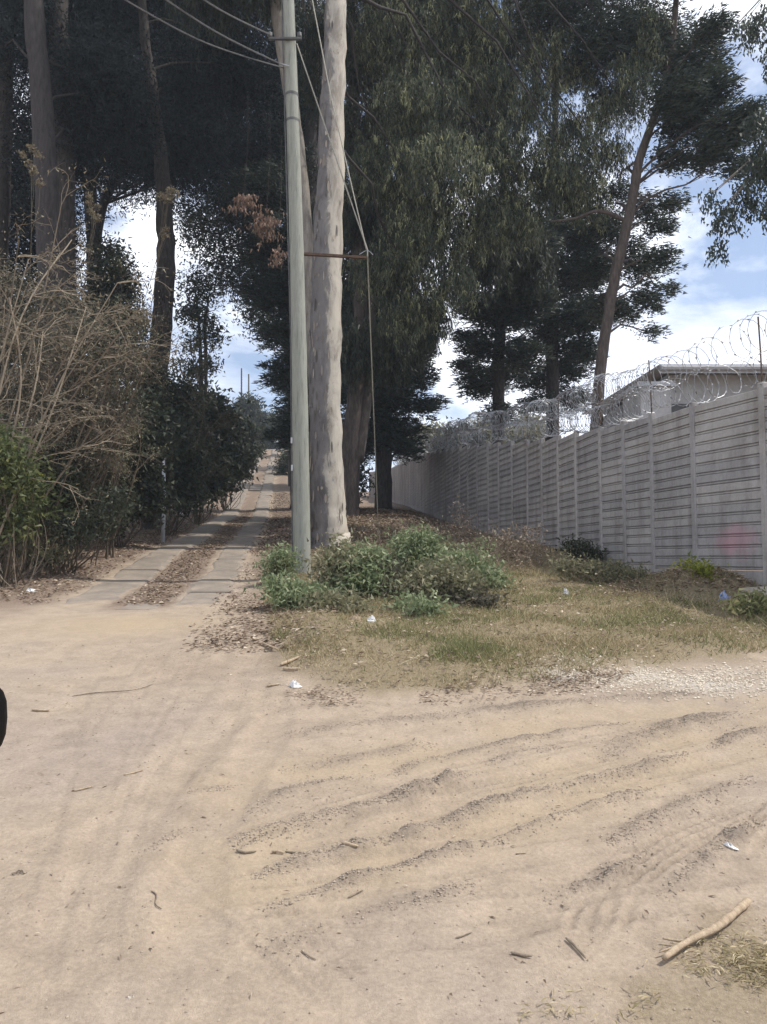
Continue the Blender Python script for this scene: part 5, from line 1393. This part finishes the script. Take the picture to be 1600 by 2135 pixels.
stick('thick pale debarked branch lying at the lower right corner', [(1560, 1886), (1530, 1918), (1492, 1950), (1448, 1972), (1420, 1988), (1385, 2016)], .0145, 'wood_pale', 'fallen_branch', .012, 1,
      forks=[[(1440, 1975), (1410, 1985), (1375, 1998)], [(1445, 1972), (1415, 1972), (1382, 1968)]], blunt=.9)
stick('short dark split stick just left of the pale branch', [(1180, 1962), (1200, 1978), (1222, 2002)], .008, 'wood_grey', 'stick', .004, 2)
stick('curved dark bark strip left of the long tyre ridge', [(493, 1778), (512, 1783), (535, 1777)], .008, 'wood_grey', 'bark_strip', .003, 3)
stick('dark bark strip in front of the long tyre ridge', [(595, 1773), (612, 1777), (632, 1778)], .007, 'wood_grey', 'bark_strip', .003, 4)
stick('pale wood chip between the two dark bark strips', [(567, 1773), (592, 1780)], .007, 'wood_pale', 'wood_chip', .002, 5)
stick('pale wood chip lodged at the second tyre ridge', [(712, 1778), (748, 1782)], .008, 'wood_pale', 'wood_chip', .004, 6)
stick('white stripped stick at the verge corner', [(585, 1393), (625, 1381)], .016, 'wood_pale', 'stick', .005, 7)
stick('second stripped stick just below the verge corner one', [(590, 1400), (628, 1402)], .012, 'wood_pale', 'stick', .005, 8)
stick('straight white stick on the bare dirt at left', [(66, 1482), (104, 1483)], .010, 'wood_pale', 'stick', .002, 9)
stick('thin white stick left of the white plastic bag', [(556, 1427), (584, 1427)], .010, 'wood_pale', 'stick', .002, 10)
stick('long thin pale twig on the bare dirt at mid left', [(258, 1620), (280, 1613), (300, 1605)], .005, 'wood_pale', 'twig', .002, 11)
stick('pale twig below the long thin twig at left', [(155, 1650), (195, 1641)], .005, 'wood_pale', 'twig', .002, 12)
stick('long dark root-like twig across the upper left dirt', [(150, 1453), (200, 1447), (280, 1443), (322, 1427)], .006, 'wood_grey', 'twig', .001, 13)
stick('hooked dark twig at lower left centre', [(314, 1862), (326, 1868), (325, 1885), (338, 1892)], .004, 'wood_grey', 'twig', .002, 14)
stick('dark twig at the bottom left', [(628, 1986), (645, 1998), (660, 2004)], .004, 'wood_grey', 'twig', .002, 15)
stick('long faint twig beside the third tyre ridge', [(725, 1872), (758, 1858)], .005, 'wood_grey', 'twig', .002, 16)
stick('reddish twig near the bottom centre', [(950, 1956), (985, 1940)], .004, 'wood_grey', 'twig', .002, 17)
stick('dark twig lying just left of the dark split stick', [(1065, 1994), (1110, 2000)], .008, 'wood_grey', 'twig', .003, 18)
stick('small dark twig on the tan wheel path at right', [(1075, 1784), (1098, 1781)], .004, 'wood_grey', 'twig', .002, 19)
stick('bent dry twig by the verge corner sticks', [(548, 1345), (565, 1355), (580, 1362)], .012, 'wood_pale', 'twig', .01, 20)

def crumple(label, px, py, w, h, mat, seed, name='plastic_scrap', cat='rubbish'):
    rng = np.random.default_rng(seed); c = G(px, py); s = w * c[1] / F / 2; hh = h * c[1] / F * .95
    n, m_ = 7, 12; V = []
    for i in range(n):
        t = i / (n - 1) * math.pi / 2
        for j in range(m_):
            a = j / m_ * 2 * math.pi; r = s * math.cos(t) * rng.uniform(.5, 1.2) * (1 + .45 * math.sin(2 * a + seed))
            V.append((c[0] + math.cos(a) * r, c[1] + math.sin(a) * r * .8, c[2] - .008 + hh * math.sin(t) * rng.uniform(.25, 1.3)))
    idx = np.arange(n * m_).reshape(n, m_); nx = np.roll(idx, -1, 1)
    mb = MB(); mb.add(np.array(V), np.stack((idx[:-1], nx[:-1], nx[1:], idx[1:]), -1).reshape(-1, 4), np.repeat(rng.random(n), m_)); mb.f.append(np.array([list(idx[-1])]))
    o = mb.build(name, M[mat], loc=c); tag(o, label, cat, 'bits of rubbish on the ground')
RB = [(614, 1432, 32, 14, 'plastic_white', 'crumpled white plastic bag at the verge corner on the dirt'), (645, 1280, 20, 12, 'plastic_white', 'small white plastic cup in the grass below the pole'),
      (775, 1311, 22, 14, 'plastic_white', 'whitish plastic scrap in the grass below the guy wire'), (742, 1308, 24, 12, 'wood_pale', 'beige crumpled paper beside the whitish plastic scrap'),
      (64, 1231, 22, 8, 'plastic_white', 'white scrap in the leaf litter at far left'), (1512, 1266, 18, 20, 'plastic_blue', 'pale blue plastic scrap at the foot of the soil mound'),
      (1180, 1252, 14, 14, 'plastic_white', 'grey-white plastic scrap in the middle of the verge'), (1522, 1772, 30, 8, 'plastic_white', 'flat white plastic scrap on the tyre tracks at right'),
      (1055, 1241, 16, 6, 'plastic_white', 'white scrap under the green creeping weed'), (272, 2080, 20, 10, 'stone', 'small pale stone at the bottom left'), (42, 1822, 30, 10, 'wood_grey', 'dark curled dry leaf on the left dirt'),
      (425, 1702, 14, 6, 'wood_grey', 'small dark dry leaf left of the ruts'), (1160, 1421, 26, 8, 'stone', 'flat grey stone at the near edge of the verge'), (375, 1075, 20, 7, 'plastic_white', 'white scrap on the shaded left shoulder of the lane'),
      (345, 1795, 10, 4, 'plastic_white', 'tiny white scrap on the dirt left of the bark strips'), (1170, 1618, 20, 4, 'stone', 'small pale stone on the tan wheel path'), (1090, 2010, 24, 8, 'clod', 'dark soil lump at the bottom right')]
for i, (px, py, w, h, mt, lab) in enumerate(RB):
    nm = {'stone': 'stone', 'wood_grey': 'curled_leaf', 'wood_pale': 'paper_scrap', 'clod': 'soil_lump'}.get(mt, 'plastic_scrap')
    crumple(lab, px, py, w, h, mt, 500 + i, nm, {'stone': 'stone', 'curled_leaf': 'leaf', 'soil_lump': 'soil'}.get(nm, 'rubbish'))
# broken kerb block lying by the mound
c = G(1585, 1252); rng = np.random.default_rng(77)
mb = MB(); v = np.array([(-.32, -.14, -.05), (.6, -.10, -.05), (.6, .14, -.05), (-.28, .12, -.05), (-.30, -.12, .055), (.6, -.08, .10), (.6, .12, .11), (-.24, .10, .06)]) + c
mb.add(v, [(0, 3, 2, 1), (4, 5, 6, 7), (0, 1, 5, 4), (1, 2, 6, 5), (2, 3, 7, 6), (3, 0, 4, 7)])
o = mb.build('kerb_block', M['stone'], loc=c); tag(o, 'pale broken concrete kerb block at the right picture edge', 'kerb block')
# pale post in the hedge
c = P(342, 1005, 21.5); zb = ground_z(c[0], c[1]); t = P(341, 955, 21.5)
mb = MB(); mb.tube([(c[0], c[1], zb - .2), (c[0] + .02, c[1], (zb + t[2]) / 2), (t[0], t[1], t[2])], [.055, .05, .045], 8)
o = mb.build('marker_post', M['white_paint'], loc=(c[0], c[1], zb), smooth_sh=True); tag(o, 'short pale post standing in the dark hedge left of the lane', 'post')
# thin far poles on the crest
for px, py, dd, lab in ((504, 768, 108, 'taller of two thin far poles above the crest of the lane'), (519, 780, 112, 'shorter thin far pole right of the taller one')):
    c = P(px, 940, dd); t = P(px, py, dd); zb = ground_z(c[0], c[1]); mb = MB(); mb.tube([(c[0], c[1], zb - .3), tuple((np.array((c[0], c[1], zb)) + t) / 2), tuple(t)], [.14, .12, .10], 8)
    o = mb.build('far_pole', M['bark_dark'], loc=(c[0], c[1], zb), smooth_sh=True); tag(o, lab, 'pole', 'thin far poles')

# ------------------------------------------------------------------ person walking on the crest
def person():
    c = P(578, 930, 92.0); x, y = c[0], c[1]; z = ground_z(x, y)
    root = empty('person', (x, y, z), 'distant person in a white shirt walking on the crest of the lane', 'person')
    V = [(0, 0, .92), (0, 0, 1.12), (0, 0, 1.36), (0, 0, 1.50), (0, -.01, 1.60), (0, -.01, 1.70),
         (-.18, 0, 1.40), (-.24, .03, 1.13), (-.25, -.06, .90), (-.25, -.08, .82), (.18, 0, 1.40), (.24, -.02, 1.13), (.25, -.12, .93), (.25, -.14, .85),
         (-.09, 0, .88), (-.10, -.08, .50), (-.10, .02, .08), (-.10, -.12, .03), (.09, 0, .88), (.10, .05, .50), (.10, .18, .10), (.10, .06, .03)]
    E = [(0, 1), (1, 2), (2, 3), (3, 4), (4, 5), (2, 6), (6, 7), (7, 8), (8, 9), (2, 10), (10, 11), (11, 12), (12, 13), (0, 14), (14, 15), (15, 16), (16, 17), (0, 18), (18, 19), (19, 20), (20, 21)]
    R = [.13, .13, .14, .055, .085, .075, .055, .042, .034, .03, .055, .042, .034, .03, .085, .06, .042, .035, .085, .06, .042, .035]
    me = bpy.data.meshes.new('body'); me.from_pydata(V, E, []); o = bpy.data.objects.new('body', me); scene.collection.objects.link(o); o.parent = root
    m = o.modifiers.new('skin', 'SKIN'); sub = o.modifiers.new('sub', 'SUBSURF'); sub.levels = 1; sub.render_levels = 1
    for i, r in enumerate(R): me.skin_vertices[0].data[i].radius = (r, r * .8)
    me.skin_vertices[0].data[0].use_root = True
    mat, nt, b = new_mat('clothes_by_height')
    t = nt.nodes.new('ShaderNodeTexCoord'); s = nt.nodes.new('ShaderNodeSeparateXYZ'); nt.links.new(t.outputs['Object'], s.inputs[0])
    r = ramp(nt, [(0, (.035, .04, .055)), (.44, (.66, .68, .70)), (.74, (.22, .14, .10)), (.82, (.22, .14, .10)), (.92, (.02, .016, .014))]); r.color_ramp.interpolation = 'CONSTANT'
    mp = nt.nodes.new('ShaderNodeMapRange'); mp.inputs[2].default_value = 2.0; nt.links.new(s.outputs['Z'], mp.inputs[0]); nt.links.new(mp.outputs[0], r.inputs['Fac'])
    nt.links.new(r.outputs['Color'], b.inputs['Base Color']); me.materials.append(mat)
person()

# ------------------------------------------------------------------ the car's wing mirror, edge of it in view at far left
def wing_mirror():
    d = .62; c = P(-90, 1512, d)
    root = empty('wing_mirror', c, 'black car wing mirror just entering the picture at the left edge', 'car mirror')
    n, m_ = 12, 20; V = []
    hx, hy, hz = .0285, .045, .034
    for i in range(n + 1):
        t = -math.pi / 2 + math.pi * i / n
        for j in range(m_):
            a = 2 * math.pi * j / m_; sg = lambda q: math.copysign(abs(q) ** .7, q)
            V.append((c[0] + hx * sg(math.cos(t)) * sg(math.cos(a)), c[1] + hy * sg(math.cos(t)) * sg(math.sin(a)), c[2] + hz * sg(math.sin(t))))
    idx = np.arange((n + 1) * m_).reshape(n + 1, m_); nx = np.roll(idx, -1, 1)
    mb = MB(); mb.add(np.array(V), np.stack((idx[:-1], nx[:-1], nx[1:], idx[1:]), -1).reshape(-1, 4)); mb.build('housing', M['black'], root, True)
    mb = MB(); mb.box((c[0] - .022, c[1] - hy - .003, c[2] - .024), (c[0] + .020, c[1] - hy + .002, c[2] + .024)); mb.build('mirror_glass', M['steel'], root)
    mb = MB(); mb.tube([c + np.array((-.02, 0, -.01)), c + np.array((-.08, -.02, -.04)), c + np.array((-.16, -.05, -.08))], [.014, .014, .018], 8); mb.build('arm', M['black'], root, True)
    mb = MB(); mb.box((c[0] - .20, c[1] - .9, -.0 + .35), (c[0] - .155, c[1] + .1, c[2] - .06)); mb.build('door_skin', M['black'], root)
wing_mirror()

# ------------------------------------------------------------------ thin haze volume, added to lift the darks like a dusty-window veil
def haze():
    mb = MB(); mb.box((-900, -700, -40), (900, 900, 75))
    m = bpy.data.materials.new('veil_haze'); m.use_nodes = True; nt = m.node_tree
    nt.nodes.remove(nt.nodes['Principled BSDF'])
    v = nt.nodes.new('ShaderNodeVolumePrincipled'); v.inputs['Color'].default_value = (.80, .88, 1.0, 1); v.inputs['Density'].default_value = .0009
    nt.links.new(v.outputs[0], nt.nodes['Material Output'].inputs['Volume'])
    o = mb.build('haze', m); tag(o, kind='stuff')
haze()
